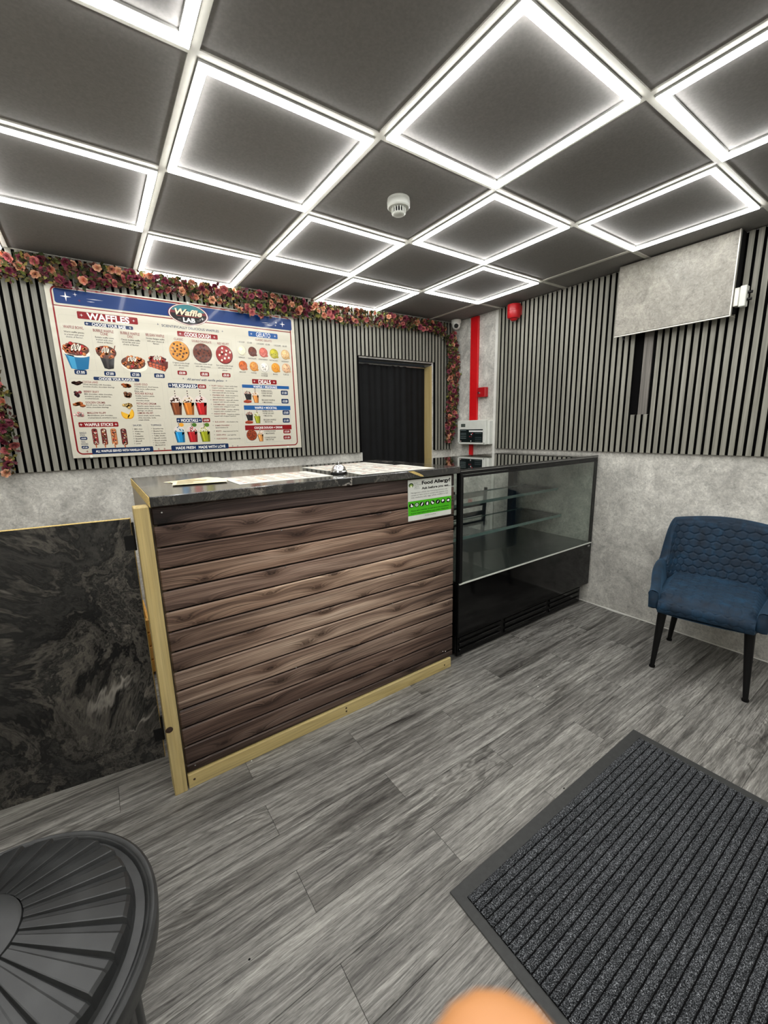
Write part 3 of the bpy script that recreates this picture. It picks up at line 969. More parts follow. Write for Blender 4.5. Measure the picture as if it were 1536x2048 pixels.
plate('heading_plate', (1132, 717), (1380, 742), (22, 84, 146), 'WAFFLE + MOCKTAIL', (1190, 728), (1308, 730), 12, r=0.003)
plate('heading_plate', (1138, 823), (1386, 844), REDC, 'COOKIE DOUGH + DRINK', (1188, 832), (1338, 831), 12, r=0.003)
for tl, br, s, col in (((233, 527), (303, 555), '£7.00', NAVY), ((391, 535), (455, 562), '£7.00', NAVY), ((530, 540), (590, 568), '£7.00', NAVY), ((656, 547), (715, 573), '£8.00', NAVY),
                       ((780, 532), (832, 557), '£8.00', REDC), ((900, 539), (950, 564), '£8.00', REDC), ((1016, 545), (1063, 569), '£8.00', REDC),
                       ((888, 605), (934, 629), '£5.00', REDC), ((912, 784), (955, 806), '£4.00', REDC), ((264, 884), (305, 900), '£4.00', NAVY), ((272, 932), (312, 946), '£7.00', NAVY),
                       ((1328, 638), (1366, 663), '£11.00', NAVY), ((1331, 682), (1370, 707), '£12.00', NAVY), ((1337, 743), (1375, 767), '£10.00', NAVY), ((1338, 785), (1376, 808), '£11.00', NAVY),
                       ((1341, 846), (1380, 865), '£12.00', REDC), ((1342, 877), (1382, 896), '£11.00', REDC)):
    w_ = br[0] - tl[0]
    plate('price_tag', tl, br, col, s, (tl[0] + w_ * 0.16, tl[1]), (br[0] - w_ * 0.16, br[1]), (br[1] - tl[1]) * 0.5, r=0.007, bold=0.01)
RT = (128, 40, 42)
# waffles: names, descriptions
for s, p0, p1, h in (('WAFFLE BOWL', (175, 298), (283, 308), 15), ('BUBBLE WAFFLE', (333, 318), (442, 328), 14), ('CONE', (372, 337), (412, 341), 14), ('BUBBLE WAFFLE', (478, 330), (580, 342), 14),
                     ('DISC', (516, 352), (547, 354), 13), ('BELGIAN WAFFLE', (613, 342), (710, 351), 14)):
    T(s, p0, p1, h, RT, 4, 0.012)
for s, p0, p1 in (('Warm waffle pieces', (178, 325), (286, 333)), ('in a bowl with your', (182, 339), (286, 347)), ('choice of flavour.', (190, 352), (282, 359)),
                  ('Bubble waffle cone', (345, 355), (443, 362)), ('loaded with your', (350, 368), (440, 374)), ('choice of flavour.', (355, 381), (440, 387)),
                  ('Classic bubble waffle', (482, 367), (583, 375)), ('served flat with your', (487, 380), (583, 387)), ('choice of flavour.', (493, 393), (578, 399)),
                  ('Golden Belgian waffle', (615, 361), (712, 369)), ('with your choice of', (620, 375), (710, 382)), ('flavour.', (652, 389), (685, 392))):
    T(s, p0, p1, 8, INK, 4, 0.012)
pr.flush('base_names_and_descriptions')
for s, p, e, lines in (('COCOA LAND', (278, 592), 360, (('White chocolate, milk chocolate,', 280, 430), ('brownie chunks, chocolate shavings', 282, 447))),
                       ('BERRY SILKY', (285, 643), 365, (('Milk chocolate, white chocolate,', 288, 437), ('strawberry pieces, blueberries,', 290, 430), ('crushed biscuit', 292, 365))),
                       ('GOLDEN CRUMB', (293, 700), 398, (('Biscoff sauce, biscoff crumbs,', 297, 432), ('white chocolate shavings', 298, 417))),
                       ('MALLOW FLUFF', (303, 755), 402, (('Marshmallows, pink chocolate,', 305, 440), ('crushed biscuit, strawberry sauce', 307, 460))),
                       ('LIQUID GOLD', (552, 604), 622, (('Crushed biscuit, sliced banana,', 553, 680), ('toffee sauce, toffee pieces,', 553, 665), ('flaky salt', 553, 600))),
                       ('ROCHER ROYALE', (557, 653), 652, (('Nutella, hazelnut pieces,', 558, 660), ('crushed Ferrero,', 560, 625), ('chocolate drizzle', 562, 632))),
                       ('PISTACHIO DREAM', (565, 706), 668, (('Pistachio sauce, biscuit crumbs,', 567, 692), ('pistachio pieces, white chocolate', 568, 695), ('shavings, nut pieces', 568, 650))),
                       ('LEMON VELVET', (570, 756), 653, (('Lemon drizzle, biscuit crumbs,', 572, 690), ('white chocolate, vanilla', 573, 667), ('cream drizzle', 575, 632)))):
    T(s, p, (e, p[1] + (e - p[0]) * 0.035), 11, RT, 4, 0.012)
    for q, (l, x0, x1) in enumerate(lines):
        yy = p[1] + 13 + 12 * q
        T(l, (x0, yy), (x1, yy + (x1 - x0) * 0.03), 7, INK, 4, 0.01)
pr.flush('flavour_names_and_descriptions')
for s, p0, p1 in (('SINGLE', (262, 863), (298, 863)), ('STICK', (265, 875), (292, 875)), ('TWO', (270, 911), (293, 911)), ('STICKS', (272, 922), (308, 922)), ('SAUCES', (545, 822), (590, 823)), ('TOPPINGS', (640, 821), (695, 822))):
    T(s, p0, p1, 9, NAVY, 4, 0.012)
for q, s in enumerate(('Milk choc', 'White choc', 'Toffee', 'Pistachio', 'Strawberry', 'Biscoff', 'Lemon')):
    x0, yy = 553 + q * 1.6, 842 + q * 12.8
    T(s, (x0, yy), (x0 + len(s) * 4.7, yy), 7, INK, 4, 0.01)
    pr.star(*bz(x0 - 8, yy), 0.004, NAVY, 4)
for q, s in enumerate(('Strawberries', 'Blueberries', 'Brownie chunks', 'Toffee chunks', 'Biscoff crumbs', 'Biscuit crumbs', 'Oreo crumble', 'Marshmallows')):
    x0, yy = 652 + q * 1.7, 840 + q * 12.4
    T(s, (x0, yy), (x0 + len(s) * 4.5, yy), 7, INK, 4, 0.01)
    pr.star(*bz(x0 - 8, yy), 0.004, NAVY, 4)
pr.flush('sauce_and_topping_lists')
T('SCIENTIFICALLY DELICIOUS WAFFLES', (697, 293), (1000, 325), 12, NAVY, 4, 0.01)
for x, y in ((677, 287), (1019, 325)):
    pr.star(*bz(x, y), 0.008, NAVY, 4)
for x, y in ((304, 961), (682, 948), (713, 947)):
    pr.star(*bz(x, y), 0.010, RT, 4)
for x, y in ((1073, 932), (1100, 932), (812, 575), (1040, 587)):
    pr.star(*bz(x, y), 0.008, NAVY, 4)
pr.flush('slogan')
for s, p0, p1 in (('CLASSIC', (762, 365), (810, 368)), ('DOUBLE CHOCOLATE', (857, 375), (960, 384)), ('RED VELVET', (992, 388), (1053, 393))):
    T(s, p0, p1, 11, RT, 4, 0.012)
for s, p0, p1 in (('Original cookie dough', (755, 488), (845, 496)), ('with milk chocolate', (762, 502), (840, 508)), ('pieces', (790, 516), (816, 518)),
                  ('Chocolate cookie dough', (870, 494), (965, 502)), ('with milk chocolate', (877, 508), (957, 515)), ('pieces', (905, 523), (930, 525)),
                  ('Red velvet cookie dough', (988, 503), (1075, 510)), ('with white chocolate', (995, 517), (1068, 522)), ('pieces', (1020, 530), (1045, 532))):
    T(s, p0, p1, 7, INK, 4, 0.01)
T('All served with vanilla gelato', (830, 577), (1025, 587), 12, NAVY, 4, 0.008, 0.35)
pr.flush('cookie_dough_text')
T('CLASSIC GELATO', (1193, 369), (1280, 377), 10, RT, 4, 0.01)
for s, p0, p1 in (('1 SCOOP', (1102, 380), (1136, 383)), ('£3.00', (1150, 384), (1175, 386)), ('2 SCOOPS', (1200, 390), (1238, 393)), ('£5.00', (1247, 394), (1270, 396)), ('3 SCOOPS', (1292, 400), (1328, 402)), ('£6.00', (1337, 403), (1360, 405))):
    T(s, p0, p1, 8, INK, 4, 0.008)
sc1 = ((1121, 425), (1177, 431), (1235, 436), (1291, 442), (1351, 447))
sc2 = ((1127, 505), (1185, 510), (1242, 515), (1300, 517), (1356, 519))
for (x, y), s in zip(sc1, ('VANILLA', 'CHOCOLATE', 'STRAWBERRY', 'PISTACHIO', 'HAZELNUT')):
    T(s, (x - len(s) * 2.4, y + 37), (x + len(s) * 2.4, y + 39), 7, INK, 4, 0.01)
for (x, y), s in zip(sc2, ('BISCOFF', 'TOFFEE', 'COOKIES', 'MANGO', 'TURTLE')):
    T(s, (x - len(s) * 2.4, y + 35), (x + len(s) * 2.4, y + 36), 7, INK, 4, 0.01)
T('N CREAM', (1226, 560), (1258, 561), 7, INK, 4, 0.01)
pr.flush('gelato_text')
for rows in ((('BUBBLE BOWL,', 1225, 1283, 640), ('CONE OR DISC', 1226, 1285, 652), ('+ MILKSHAKE', 1227, 1280, 665), ('BELGIAN WAFFLE', 1228, 1297, 688), ('+ MILKSHAKE', 1230, 1283, 700)),
             (('BUBBLE BOWL,', 1232, 1290, 746), ('CONE OR DISC', 1233, 1292, 758), ('+ MOCKTAIL', 1235, 1284, 771), ('BELGIAN WAFFLE', 1237, 1303, 792), ('+ MOCKTAIL', 1238, 1286, 803)),
             (('COOKIE DOUGH', 1240, 1300, 852), ('+ MILKSHAKE', 1242, 1295, 864), ('COOKIE DOUGH', 1243, 1302, 886), ('+ MOCKTAIL', 1245, 1293, 897))):
    for s, x0, x1, y in rows:
        T(s, (x0, y), (x1, y + 2), 8, INK, 4, 0.012)
pr.flush('deal_text')
for q, (s, l1, l2) in enumerate((('FLUFFY VANILLA', 'classic vanilla shake', 'topped with biscuit crumbs'), ('CHOCOLATE CRUSH', 'loaded chocolate', 'shake topped with dark choc shavings'), ('STRAWBERRY BLISS', 'fresh strawberry', 'shake topped with strawberry pieces'),
                                 ('BISCOFF CRUNCH', 'biscoff shake', 'topped with biscoff crumbs'), ('CARAMELISED', 'caramel shake', 'topped with whipped cream'), ('COOKIES N CREAM', 'oreo shake', 'topped with crushed oreos'), ('HAZELNUT HEAVEN', 'hazelnut shake', 'topped with chopped hazelnuts'))):
    x0, yy = 962 + q * 2, 613 + q * 24.6
    T(s, (x0, yy), (x0 + 62, yy + 2), 7, RT, 4, 0.012)
    T('- ' + l1, (x0 + 66, yy + 2), (x0 + 136, yy + 4), 6, INK, 4, 0.008)
    T(l2, (x0 + 2, yy + 11), (x0 + 118, yy + 14), 6, INK, 4, 0.008)
    pr.star(*bz(x0 - 10, yy), 0.005, NAVY, 4)
for s, l, x0, yy in (('BLUE LAGOON', '- citrus blueberry fizz', 980, 804), ('SUMMER STRAWBERRY', '-', 980, 823), ('MOJITO', '- classic lemon and mint fizz', 986, 853), ('GREEN APPLE', '- sour apple fizz', 987, 873), ('PURE PASSION', '- tropical layered fizz', 989, 893)):
    wd = len(s) * 4.6
    T(s, (x0, yy), (x0 + wd, yy), 7, RT, 4, 0.012)
    T(l, (x0 + wd + 5, yy), (x0 + wd + 5 + max(4, len(l) * 2.9), yy), 6, INK, 4, 0.008)
    pr.star(*bz(x0 - 10, yy), 0.005, NAVY, 4)
T('layered strawberry fizz', (983, 834), (1050, 834), 6, INK, 4, 0.008)
pr.flush('drink_lists')
# thin section outlines
for tl, br in (((147, 232), (720, 552)), ((205, 572), (722, 790)), ((230, 800), (728, 935)), ((724, 335), (1085, 590)), ((722, 600), (1108, 772)), ((745, 785), (1112, 915)), ((1086, 345), (1382, 570)), ((1110, 595), (1388, 915))):
    a0, b1 = bz(*tl); a1, b0 = bz(*br)
    pr.outline(a0, a1, b0, b1, 0.0012, GREYL, 2, 0.012)
for x, y0, y1 in ((320, 315, 545), (468, 325, 550), (610, 335, 555), (850, 368, 570), (978, 385, 575), (538, 818, 930), (622, 818, 930)):
    a, b1 = bz(x, y0); b0 = bz(x + 18, y1)[1]
    pr.rect(a, a + 0.0012, b0, b1, GREYL, 2)
for tl, br in (((1124, 606), (1374, 708)), ((1134, 717), (1382, 812)), ((1140, 823), (1388, 905))):
    a0, b1 = bz(*tl); a1, b0 = bz(*br)
    pr.outline(a0, a1, b0, b1, 0.0012, (150, 160, 176), 2)
pr.flush('section_lines')

# food pictures -------------------------------------------------
prnd = random.Random(3)
def blob(a, b, r, cols, layer, n=12):
    c = prnd.choice(cols)
    d = tuple(int(x * 0.6) for x in c); l = tuple(min(255, int(x * 1.2) + 12) for x in c)
    pr.ell(a, b, r, r * 0.95, d, layer, n)
    pr.ell(a - r * 0.1, b + r * 0.12, r * 0.82, r * 0.78, c, layer + 1, n)
    pr.ell(a - r * 0.3, b + r * 0.35, r * 0.3, r * 0.25, l, layer + 2, 8)
WAF = [(176, 92, 44), (196, 116, 58), (150, 66, 38), (170, 34, 34), (120, 52, 34), (204, 132, 72)]
def pile(a, b, wdt, h, r, cols, n, layer=4):
    pr.ell(a, b, wdt / 2 * 1.02, h / 2 * 1.02, tuple(int(x * 0.45) for x in cols[0]), layer - 1, 20)
    for _ in range(n):
        t, q = prnd.uniform(0, 2 * math.pi), math.sqrt(prnd.random())
        blob(a + math.cos(t) * wdt / 2 * q * 0.92, b + math.sin(t) * h / 2 * q * 0.92, r * prnd.uniform(0.8, 1.15), cols, layer)
def cream(a, b, wdt, h, layer=8):
    for k in range(5):
        pr.ell(a + (k - 2) * wdt * 0.19, b + (0.12 if k % 2 else -0.05) * h, wdt * 0.13, h * 0.42, (238, 226, 206), layer, 10, -0.3)
    for k in range(4):
        pr.ell(a + (k - 1.5) * wdt * 0.2, b + 0.05 * h, wdt * 0.035, h * 0.4, (58, 30, 22), layer + 1, 8, -0.5)
def pic(name):
    pr.flush(name)
s_ = vscale(250)
a, b = bz(250, 455)
wB = bz(320, 455)[0] - bz(182, 455)[0]
hB = s_ * 145
pr.poly([(a - wB * 0.48, b + hB * 0.12), (a + wB * 0.48, b + hB * 0.0), (a + wB * 0.36, b - hB * 0.46), (a + wB * 0.1, b - hB * 0.52), (a - wB * 0.3, b - hB * 0.47)], (16, 104, 150), 3)
pr.poly([(a - wB * 0.38, b + hB * 0.05), (a - wB * 0.12, b + hB * 0.0), (a - wB * 0.08, b - hB * 0.48), (a - wB * 0.26, b - hB * 0.46)], (60, 150, 192), 4)
pr.ell(a, b + hB * 0.12, wB * 0.52, hB * 0.17, (236, 228, 214), 4, 24, -0.06)
pile(a, b + hB * 0.24, wB * 0.98, hB * 0.46, wB * 0.085, WAF, 34, 6); cream(a, b + hB * 0.30, wB * 0.36, hB * 0.28, 11)
pic('waffle_bowl_picture')
a, b = bz(408, 462); wB = bz(460, 462)[0] - bz(353, 462)[0]; hB = s_ * 132
pr.poly([(a - wB * 0.38, b + hB * 0.1), (a + wB * 0.38, b + hB * 0.06), (a + wB * 0.26, b - hB * 0.46), (a, b - hB * 0.5), (a - wB * 0.2, b - hB * 0.46)], (26, 22, 22), 3)
pr.poly([(a - wB * 0.1, b + hB * 0.05), (a + wB * 0.05, b + hB * 0.05), (a + wB * 0.03, b - hB * 0.46), (a - wB * 0.06, b - hB * 0.46)], (58, 52, 50), 4)
pr.poly([(a + wB * 0.36, b + hB * 0.3), (a + wB * 0.42, b + hB * 0.3), (a + wB * 0.5, b + hB * 0.5), (a + wB * 0.45, b + hB * 0.5)], (120, 70, 56), 4)
pile(a, b + hB * 0.2, wB * 0.98, hB * 0.52, wB * 0.10, WAF, 26, 6); cream(a - wB * 0.04, b + hB * 0.28, wB * 0.34, hB * 0.26, 11)
pic('waffle_cone_picture')
a, b = bz(548, 492); wB = bz(612, 492)[0] - bz(484, 492)[0]; hB = s_ * 98
pr.ell(a + 0.004, b - hB * 0.16, wB * 0.53, hB * 0.34, (236, 228, 212), 3, 24, -0.08)
pile(a, b, wB * 0.98, hB * 0.72, wB * 0.085, WAF, 34, 6); cream(a - wB * 0.04, b + hB * 0.2, wB * 0.34, hB * 0.3, 11)
pic('bubble_waffle_picture')
a, b = bz(677, 492); wB = bz(732, 492)[0] - bz(621, 492)[0]; hB = s_ * 98
pr.poly([(a - wB * 0.5, b + hB * 0.05), (a - wB * 0.2, b + hB * 0.2), (a + wB * 0.5, b + hB * 0.1), (a + wB * 0.46, b - hB * 0.25), (a + wB * 0.3, b - hB * 0.5), (a - wB * 0.46, b - hB * 0.22)], (96, 34, 22), 3)
for k in range(5):
    for r_ in range(2):
        x_ = a - wB * 0.42 + k * wB * 0.155; z_ = b - hB * (0.0 + 0.15 * r_) - k * hB * 0.045
        pr.rect(x_, x_ + wB * 0.12, z_ - hB * 0.12, z_, (190, 84, 44), 4, 0.002)
pile(a, b + hB * 0.2, wB * 0.8, hB * 0.42, wB * 0.08, [(150, 30, 30), (70, 28, 22), (176, 70, 44)], 20, 6); cream(a, b + hB * 0.28, wB * 0.34, hB * 0.28, 11)
pic('belgian_waffle_picture')
def cookie(x, y, rx, ry, c, chips, nchip, seed, sq=False):
    a, b = bz(x, y)
    ra = bz(x + rx, y)[0] - a; rb = vscale(x) * ry
    q = random.Random(seed)
    pr.ell(a + ra * 0.03, b - rb * 0.05, ra * 1.03, rb * 1.02, tuple(int(v * 0.55) for v in c), 3, 26)
    pr.ell(a, b, ra * 0.98, rb * 0.97, c, 4, 26)
    for _ in range(26):
        t, r_ = q.uniform(0, 6.28), math.sqrt(q.random()) * 0.85
        l = q.choice((0.82, 1.16))
        pr.ell(a + math.cos(t) * ra * r_, b + math.sin(t) * rb * r_, ra * 0.11, rb * 0.09, tuple(min(255, int(v * l)) for v in c), 5, 8)
    for k in range(nchip):
        t, r_ = k * 2.4, math.sqrt((k + 0.6) / nchip) * 0.8
        aa, b2 = a + math.cos(t) * ra * r_, b + math.sin(t) * rb * r_
        if sq:
            pr.poly([(aa - ra * 0.13, b2 - rb * 0.06), (aa + ra * 0.05, b2 - rb * 0.14), (aa + ra * 0.14, b2 + rb * 0.06), (aa - ra * 0.05, b2 + rb * 0.13)], chips, 6)
        else:
            pr.ell(aa, b2, ra * 0.11, rb * 0.1, chips, 6, 8); pr.ell(aa - ra * 0.03, b2 + rb * 0.03, ra * 0.04, rb * 0.03, tuple(min(255, v + 50) for v in chips), 7, 6)
    pic('cookie_picture')
cookie(790, 428, 51, 52, (206, 138, 52), (58, 30, 20), 15, 1)
cookie(912, 438, 48, 50, (104, 56, 42), (50, 28, 24), 13, 2)
cookie(1028, 447, 43, 48, (146, 42, 38), (236, 226, 204), 9, 4, True)
for (x, y), c, ch in zip(sc1 + sc2, ((226, 218, 190), (100, 52, 40), (196, 98, 84), (178, 168, 44), (206, 168, 112), (190, 92, 34), (206, 136, 56), (226, 220, 208), (214, 142, 34), (214, 170, 130)),
                         ((244, 238, 220), (60, 30, 26), (230, 150, 140), (110, 120, 30), (232, 206, 164), (130, 56, 24), (160, 80, 30), (40, 34, 34), (190, 96, 20), (70, 34, 26))):
    a, b = bz(x, y)
    ra = bz(x + 22, y)[0] - a; rb = vscale(x) * 25
    q = random.Random(int(x))
    pr.ell(a + ra * 0.04, b - rb * 0.06, ra * 1.02, rb * 1.02, tuple(int(v * 0.62) for v in c), 3, 20)
    pr.ell(a, b, ra * 0.97, rb * 0.97, c, 4, 20)
    pr.ell(a - ra * 0.25, b + rb * 0.3, ra * 0.45, rb * 0.4, tuple(min(255, int(v * 1.14) + 6) for v in c), 5, 12)
    for _ in range(9):
        t, r_ = q.uniform(0, 6.28), math.sqrt(q.random()) * 0.8
        pr.ell(a + math.cos(t) * ra * r_, b + math.sin(t) * rb * r_, ra * 0.1, rb * 0.09, ch, 6, 7)
    pr.ell(a + ra * 0.75, b - rb * 0.72, ra * 0.36, rb * 0.26, tuple(int(v * 0.9) for v in c), 7, 10)
    pic('gelato_scoop_picture')
def heap(x, y, cols, n, r, flat=False):
    a, b = bz(x, y)
    sa = bz(x + 1, y)[0] - a
    for _ in range(n):
        da, db = prnd.gauss(0, 9), prnd.gauss(0, 5)
        c = prnd.choice(cols)
        if flat:
            aa, b2, w2, h2 = a + da * sa * 1.2, b + db * vscale(x), sa * r * 1.2, vscale(x) * r * 0.7
            pr.poly([(aa - w2, b2 - h2 * 0.5), (aa, b2 - h2), (aa + w2, b2 - h2 * 0.4), (aa + w2, b2 + h2 * 0.4), (aa, b2 + h2), (aa - w2, b2 + h2 * 0.5)], tuple(int(v * 0.6) for v in c), 4)
            pr.poly([(aa - w2, b2 + h2 * 0.4), (aa, b2 - h2 * 0.1), (aa + w2, b2 + h2 * 0.4), (aa, b2 + h2)], c, 5)
        else:
            blob(a + da * sa, b + db * vscale(x), sa * r, cols, 4)
    pic('flavour_picture')
heap(245, 602, [(76, 44, 38), (96, 56, 46)], 7, 12, True)
heap(251, 655, [(84, 36, 40), (130, 52, 56), (56, 30, 36)], 11, 10)
heap(260, 711, [(178, 86, 34), (194, 102, 44)], 6, 13, True)
heap(267, 767, [(224, 168, 160), (236, 198, 190), (202, 132, 128)], 13, 9)
heap(508, 617, [(176, 84, 30), (198, 104, 40)], 7, 12, True)
heap(514, 662, [(108, 66, 44), (134, 86, 58)], 9, 12)
heap(518, 717, [(196, 160, 92), (176, 132, 66), (206, 178, 120)], 13, 10)
a, b = bz(510, 772); ra = bz(535, 772)[0] - a; rb = vscale(510) * 22
for da, rot in ((0, -0.35), (ra * 0.75, 0.9)):
    pts = [(a + da + math.cos(rot - t) * ra, b + rb * 0.6 + math.sin(rot - t) * rb * 1.4) for t in [k * math.pi / 10 for k in range(11)]]
    pr.poly(pts, (214, 150, 20), 4)
    pts = [(a + da + (p_[0] - a - da) * 0.84, b + rb * 0.6 + (p_[1] - b - rb * 0.6) * 0.84) for p_ in pts]
    pr.poly(pts, (234, 180, 44), 5)
pic('flavour_picture')
for x, c in ((345, (128, 50, 48)), (393, (110, 38, 34)), (445, (196, 122, 76)), (498, (92, 34, 36))):
    for lay, wd, cc in ((3, 17, tuple(int(v * 0.55) for v in c)), (4, 15, c)):
        a0, b1 = bz(x - wd - 4, 840); a1, b0 = bz(x + wd + 6, 926)
        pr.rect(a0, a1, b0, b1, cc, lay, (a1 - a0) * 0.35)
    q = random.Random(x)
    for _ in range(34):
        aa = q.uniform(a0 + 0.005, a1 - 0.005); b2 = q.uniform(b0 + 0.004, b1 - 0.006)
        pr.ell(aa, b2, 0.0042, 0.0034, q.choice(((236, 222, 200), (60, 24, 24), (170, 40, 44), (210, 150, 100))), 5, 7)
    am, _z = bz(x + 6, 930)
    pr.rect(am - 0.003, am + 0.003, b0 - 0.016, b0 + 0.002, (186, 92, 40), 3)
    pic('waffle_stick_picture')
def cup(name, x, ytop, ybot, wt_, wb_, c, top, straw=True, leaf=None, dome=True):
    a, b1 = bz(x, ytop); b0 = bz(x + 5, ybot)[1]
    sa = bz(x + 1, ytop)[0] - a
    hh = b1 - b0
    bm = b0 + hh * 0.62
    d = tuple(int(v * 0.7) for v in c); l = tuple(min(255, int(v * 1.15) + 15) for v in c)
    pr.poly([(a - wt_ * sa, bm), (a + wt_ * sa, bm), (a + wb_ * sa + sa * 3, b0), (a - wb_ * sa + sa * 3, b0)], d, 3)
    pr.poly([(a - wt_ * sa * 0.8, bm), (a + wt_ * sa * 0.5, bm), (a + wb_ * sa * 0.5 + sa * 3, b0 + hh * 0.02), (a - wb_ * sa * 0.7 + sa * 3, b0 + hh * 0.02)], c, 4)
    pr.poly([(a - wt_ * sa * 0.6, bm - hh * .04), (a - wt_ * sa * 0.35, bm - hh * .04), (a - wb_ * sa * 0.25 + sa * 3, b0 + hh * 0.06), (a - wb_ * sa * 0.45 + sa * 3, b0 + hh * 0.06)], l, 5)
    if dome:
        pr.ell(a, bm + hh * 0.06, wt_ * sa * 1.08, hh * 0.30, (216, 206, 196), 3, 20)
    q = random.Random(int(x + ytop))
    for _ in range(22):
        t, r_ = q.uniform(0, math.pi), math.sqrt(q.random())
        pr.ell(a + math.cos(t) * wt_ * sa * 0.9 * r_, bm + math.sin(t) * hh * 0.28 * r_, sa * wt_ * 0.13, sa * wt_ * 0.12, q.choice(top), 6, 8)
    if straw:
        for k in range(5):
            z_ = b1 - hh * 0.06 * k + hh * 0.22
            pr.rect(a - sa * 2.5, a + sa * 2.5, z_ - hh * 0.06, z_, ((52, 40, 40), (220, 206, 190))[k % 2], 7)
    if leaf:
        pr.ell(a + wt_ * sa * 0.55, b1 + hh * 0.02, sa * 13, sa * 11, leaf, 8, 12)
    pic(name)
SP = [(60, 32, 26), (232, 222, 206)]
cup('milkshake_picture', 768, 662, 768, 31, 21, (124, 62, 28), SP + [(90, 50, 40)])
cup('milkshake_picture', 834, 662, 768, 31, 21, (204, 116, 36), [(236, 214, 170), (110, 54, 30), (240, 226, 196)])
cup('milkshake_picture', 901, 662, 768, 31, 21, (184, 22, 24), [(240, 214, 206), (150, 24, 28), (240, 190, 186)])
cup('mocktail_picture', 787, 822, 914, 27, 21, (28, 138, 196), [(190, 222, 236), (60, 160, 206)], True, (226, 156, 40))
cup('mocktail_picture', 855, 822, 912, 27, 21, (176, 24, 32), [(230, 180, 180), (190, 50, 56)], True, (70, 110, 34))
cup('mocktail_picture', 922, 822, 910, 27, 21, (150, 156, 26), [(230, 232, 180), (170, 176, 60)], True, (80, 120, 30))
for x, y, c in ((1152, 632, (30, 26, 26)), (1160, 742, (30, 26, 26))):
    cup('deal_picture', x, y + 4, y + 56, 19, 13, c, [(150, 40, 38), (236, 222, 204), (90, 36, 30)], False, None, False)
    a, b = bz(x + 1, y + 64); sa = bz(x + 2, y + 64)[0] - a
    pr.poly([(a - sa * 22, b + 0.002), (a - sa * 8, b + 0.012), (a + sa * 22, b + 0.006), (a + sa * 20, b - 0.008), (a, b - 0.013), (a - sa * 20, b - 0.008)], (170, 66, 34), 4)
    for k in range(4):
        pr.rect(a - sa * 17 + k * sa * 9, a - sa * 11 + k * sa * 9, b - 0.007, b + 0.001, (120, 40, 24), 5)
    pic('deal_picture')
cup('deal_picture', 1192, 640, 704, 17, 11, (214, 138, 70), [(236, 216, 180), (220, 160, 100)], True, None, True)
cup('deal_picture', 1201, 750, 812, 17, 11, (156, 160, 40), [(226, 228, 170), (170, 176, 60)], True, None, False)
cup('deal_picture', 1218, 848, 908, 16, 10, (214, 148, 80), [(236, 216, 180), (220, 160, 100)], True, None, True)
cookie(1174, 873, 27, 30, (150, 62, 30), (60, 24, 18), 12, 9)
cap = MB().lathe([(0.0, -0.006), (0.006, -0.0055), (0.0085, -0.003), (0.009, 0.0)], 14, (0, 0, 0), 'y').build('standoff_cap', M['white_plastic'])
cap_me = cap.data
bpy.data.objects.remove(cap)
for x, y in ((190, 84), (835, 176), (1323, 245), (325, 990), (908, 961), (1366, 938)):
    a, b = bz(x, y)
    inst('standoff_cap', cap_me, board, (a, BY - 0.0002, b))
    MB().tube((a, BY + 0.004, b), (a, 1.7835, b), 0.005, None, 8).build('standoff_pin', M['white_plastic'], board)

# ================================================================ ALLERGY SIGN
sx0, sx1, sz0, sz1 = 0.309, 0.608, 0.926, 1.138
SY = 0.2605
sign = thing('allergy_sign', 'small white and green food allergy notice fixed to the counter planks', 'sign', (0.458, SY, 0.926))
MB().box(sx0, sx1, SY, SY + 0.0018, sz0, sz1).build('sheet', M['white_plastic'], sign)
ps = Print((0, SY, 0), (1, 0, 0), (0, 0, 1), (0, -1, 0), sign, M['paper_print'])
def sg(x, y):
    """pixel of the zoomed sign crop -> sign plane"""
    p = on_plane(800 + x * 130 / 1536, 940 + y * 130 / 1536, 1, SY)
    return p.x, p.z
g1, g0 = sg(700, 680)[1], sg(700, 1010)[1]
ps.rect(sx0, sx1, g0, g1, (74, 178, 30), 1)
ps.flush('green_band')
K = (12, 12, 12)
def ST(s, p0, p1, h, bold=0.0, col=K):
    a0, b0 = sg(*p0); a1, b1 = sg(*p1)
    ps.text(s, a0, a1, (b0 + b1) / 2, h, col, 2, bold)
ST('Food Allergy?', (515, 290), (1188, 225), 0.0195, 0.04)
ST('Ask before you eat...', (512, 418), (1190, 350), 0.0125, 0.035)
ST('Management advises that food prepared here may', (260, 545), (1120, 440), 0.0062, 0.0, (60, 60, 60))
ST('contain or have come in contact with peanuts, tree', (260, 600), (1130, 492), 0.0062, 0.0, (60, 60, 60))
ST('nuts, soybeans, milk, eggs, wheat, shellfish or fish', (260, 655), (1130, 545), 0.0062, 0.0, (60, 60, 60))
ST('Please ask a member of staff about the ingredients', (262, 968), (1150, 832), 0.0066, 0.02, (8, 50, 8))
ST('in your meal before placing your order. Thank you', (262, 1028), (1140, 892), 0.0066, 0.02, (8, 50, 8))
ST('food.gov.uk/allergy', (590, 1065), (850, 1025), 0.0045, 0.0, (50, 50, 50))
ST('Food', (330, 312), (412, 306), 0.0055, 0.0, (70, 80, 76)); ST('Standards', (335, 355), (492, 340), 0.0055, 0.0, (70, 80, 76)); ST('Agency', (335, 400), (450, 388), 0.0055, 0.0, (70, 80, 76))
ST('food.gov.uk', (332, 440), (470, 428), 0.004, 0.0, (110, 120, 116))
ps.flush('lettering')
a, b = sg(262, 365)
ps.ell(a, b, 0.0155, 0.0115, (44, 70, 36), 2, 20); ps.ell(a, b - 0.003, 0.010, 0.0085, (150, 176, 90), 3, 16); ps.ell(a, b - 0.007, 0.006, 0.005, (232, 236, 210), 4, 12)
ps.flush('emblem')
